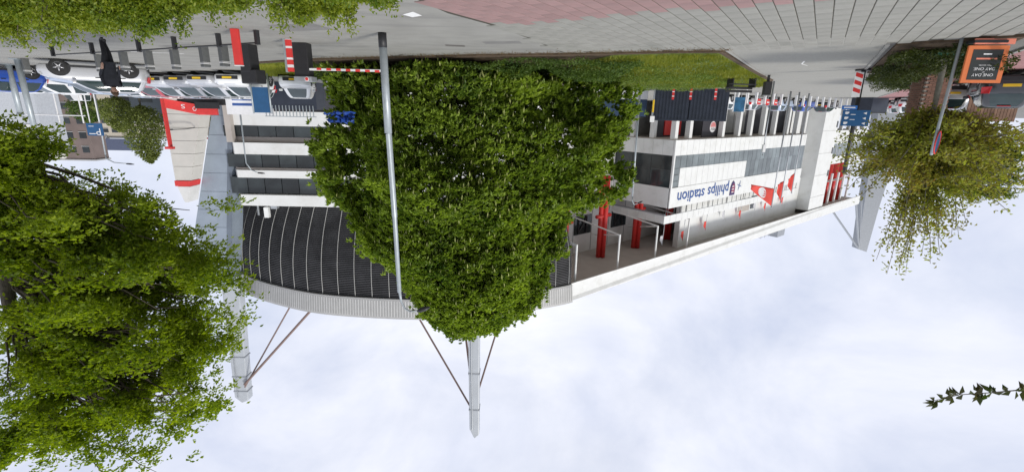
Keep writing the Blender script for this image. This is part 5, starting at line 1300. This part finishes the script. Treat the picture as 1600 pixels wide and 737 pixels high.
# ---------------- kiosk, van panel, dark fence in front of the offices
t = thing('snack_stall', 'red stall with white lettering below the pale stair tower', 'stall', (31.5, 47, 0))
MB().box((31.0, 47.9, 1.0), (4.2, 1.8, 2.0), R(-8)).build('counter', BLACKP, t)
MB().extrude([(33.9, 46.3, 2.35), (33.9, 46.3, 1.5), (29.3, 46.9, 2.25), (29.3, 46.9, 2.95), (31, 46.7, 2.95)], (.05, .3, 0)).build('red_board', REDPL, t)
text('lettering', 'S', WSIGN, t, .35, (32.3, 46.49, 1.98), (.99, -.13, 0), height=.4); text('lettering', 'O', WSIGN, t, .35, (31.3, 46.62, 2.2), (.99, -.13, 0), height=.4)
MB().box((30.0, 46.6, 2.05), (2.2, .1, .6), R(-8)).build('dark_board', BLACKP, t)
t = thing('red_pylon', 'narrow tall red post standing beside the pale stair tower', 'pylon', (38.1, 52, 0))
MB().box((38.25, 52, 3.3), (.15, .5, 6.6)).build('post', REDPL, t); MB().box((38.35, 52, 6.7), (.8, .5, .25)).build('cap', REDPL, t)
t = thing('banner_panel', 'white hoarding with blue print in front of the offices', 'hoarding', (24.5, 44, 0))
MB().box((24.4, 44, 1.45), (4.3, .08, 2.7)).build('panel', WSIGN, t); MB().box((25.0, 43.94, 1.9), (1.9, .02, .22)).build('blue_line', BLUEL, t); MB().box((25.0, 43.94, 1.5), (1.9, .02, .10)).build('blue_line', BLUEL, t)
b = MB(); b.tube([(23.4 + .42 * math.cos(a_), 43.93, 1.65 + .42 * math.sin(a_)) for a_ in np.linspace(.6, 5.6, 14)], .05, 5); b.build('grey_ring', GREYM, t)
for x in (22.4, 26.4): MB().box((x, 44.06, 1.4), (.1, .08, 2.9)).build('post', GREYM, t)
t = thing('dark_shelter', 'black slatted shelter with pale top posts before the offices', 'shelter', (19.5, 41.5, 0))
MB().box((19.2, 41.8, 1.1), (4.6, 2.0, 2.2)).build('shell', NAVY, t)
for k in range(15): MB().box((17.2 + k * .29, 40.76, 2.35), (.06, .06, .9)).build('picket', GALV, t)
MB().box((19.2, 40.8, 2.82), (4.4, .05, .06)).build('top_rail', GALV, t)

# ---------------- parking sign
t = thing('parking_sign', 'blue parking sign with white P on a pole before the brick tower', 'sign', (40.0, 45, 0))
MB().box((40.07, 45, 4.46), (1.5, .08, 1.15)).build('panel', BLUES, t)
text('lettering', 'P', WSIGN, t, .45, (39.72, 44.94, 4.35), (1, 0, 0), height=.62)
MB().box((40.35, 44.95, 4.85), (.6, .02, .08)).build('white_line', WSIGN, t); MB().box((40.35, 44.95, 4.15), (.5, .02, .05)).build('white_line', WSIGN, t)
for x in (39.6, 40.5): MB().tube([(x, 45.1, -.02), (x, 45.1, 4.1)], .05, 8).build('post', WSIGN, t)
t = thing('pipe_gantry', 'white pipe gantry standing over the far parking entrance', 'gantry', (49, 52, 0))
for x, y in ((47.4, 52), (50.6, 52.6)): MB().tube([(x, y, -.02), (x, y, 4.2)], .07, 8).build('post', WSIGN, t)
MB().tube([(47.0, 51.9, 3.4), (55, 53.4, 3.4)], .06, 6).build('cross_bar', WSIGN, t)
t = thing('blue_sign_stand_in', 'crumpled blue cloth added in place of a sign seen through the central tree', 'cloth', (6.5, 17.7, 1.9))  # added cloth, standing in for a blue sign glimpsed through the crown
b = MB(); nn = 13
for i in range(nn):
    for j in range(9):
        u, v = i / (nn - 1) - .5, j / 8 - .5
        b.v.append((6.5 + u * 1.1, 17.75 + random.uniform(-.2, .2), 2.3 + v * .45 * (1 - 1.2 * u * u) + random.uniform(-.06, .06)))
for i in range(nn - 1):
    for j in range(8):
        if random.random() < .8: b.f.append((i * 9 + j, (i + 1) * 9 + j, (i + 1) * 9 + j + 1, i * 9 + j + 1))
b.build('cloth', BLUEB, t)

# ================================================================== FAR BUILDINGS
def far_block(name, label, x0, x1, y, dep, h, m, rows, cols, wz0, wh, ww, z0=0, wm=GLASS, roofm=None, extra=None):
    t = thing(name, label, 'building', ((x0 + x1) / 2, y, 0))
    MB().box(((x0 + x1) / 2, y + dep / 2, h / 2 - .2), (x1 - x0, dep, h + .4)).build('wall', m, t)
    MB().box(((x0 + x1) / 2, y + dep / 2, h + .1), (x1 - x0 + .5, dep + .5, .3)).build('roof', roofm or CORN, t)
    for r_ in range(rows):
        for c_ in range(cols):
            x = x0 + (c_ + .5) * (x1 - x0) / cols; z_ = wz0 + r_ * (h - wz0) / rows + wh * .6
            wd_ = MB().box((x, y - .03, z_), (ww, .1, wh)).build('window', wm, t)
            MB().box((x, y - .08, z_ - wh / 2), (ww + .2, .14, .08)).build('sill', WHITE2, wd_)
    return t
t = far_block('apartment_tower', 'brown brick apartment tower with a pale rounded stair strip', 99.5, 112, 110, 4, 15.2, BRKB, 4, 4, 2, 1.5, 1.6)
MB().box((107.6, 109.6, 8), (3.6, 1.2, 14)).build('stair_strip', CREAM, t, bevel=.5); MB().box((110.9, 109.7, 7.5), (1.6, .8, 13)).build('glazed_strip', GLASSG, t)
t = far_block('office_block', 'cream office block with rows of dark windows', 100, 124, 132, 14, 11.4, mat('cream_wall', (.58, .53, .44), .8), 4, 9, 1.5, 1.1, 1.7)
t2 = thing('roof_billboard', 'dark blue grey billboard on the roof of the cream office block', 'billboard', (109, 131, 11.6))
MB().box((109.5, 131.5, 13.4), (13.5, .4, 3.2)).build('panel', mat('billboard_blue', (.10, .12, .19), .6), t2); MB().box((104.5, 131.2, 12.4), (5, .1, .5)).build('pale_line', mat('billboard_pale', (.4, .45, .52), .6), t2)
for x in (104.5, 114.5): MB().box((x, 132, 12.4), (.4, .8, 2.6)).build('support', GREYM, t2)
far_block('pale_block', 'pale grey office block with white louvre bands at the picture edge', 92.4, 101, 92, 5, 11.3, mat('pale_wall', (.55, .58, .62), .6), 4, 1, 6.4, .5, 7.6, wm=WHITE2)
t = far_block('dark_shop', 'low dark shop building with a white text line', 63, 76, 90, 10, 5.4, mat('shop_dark', (.06, .075, .09), .6), 1, 3, .3, 1.4, 2.6)
MB().box((69.5, 89.9, 4.2), (3.4, .06, .25)).build('white_line', WSIGN, t)
far_block('red_roof_hall', 'low beige hall with red roof edge across the parking', 52, 60, 92, 8, 8.3, mat('hall_beige', (.42, .37, .28), .8), 3, 3, 2, .9, 1.8, roofm=REDPL)
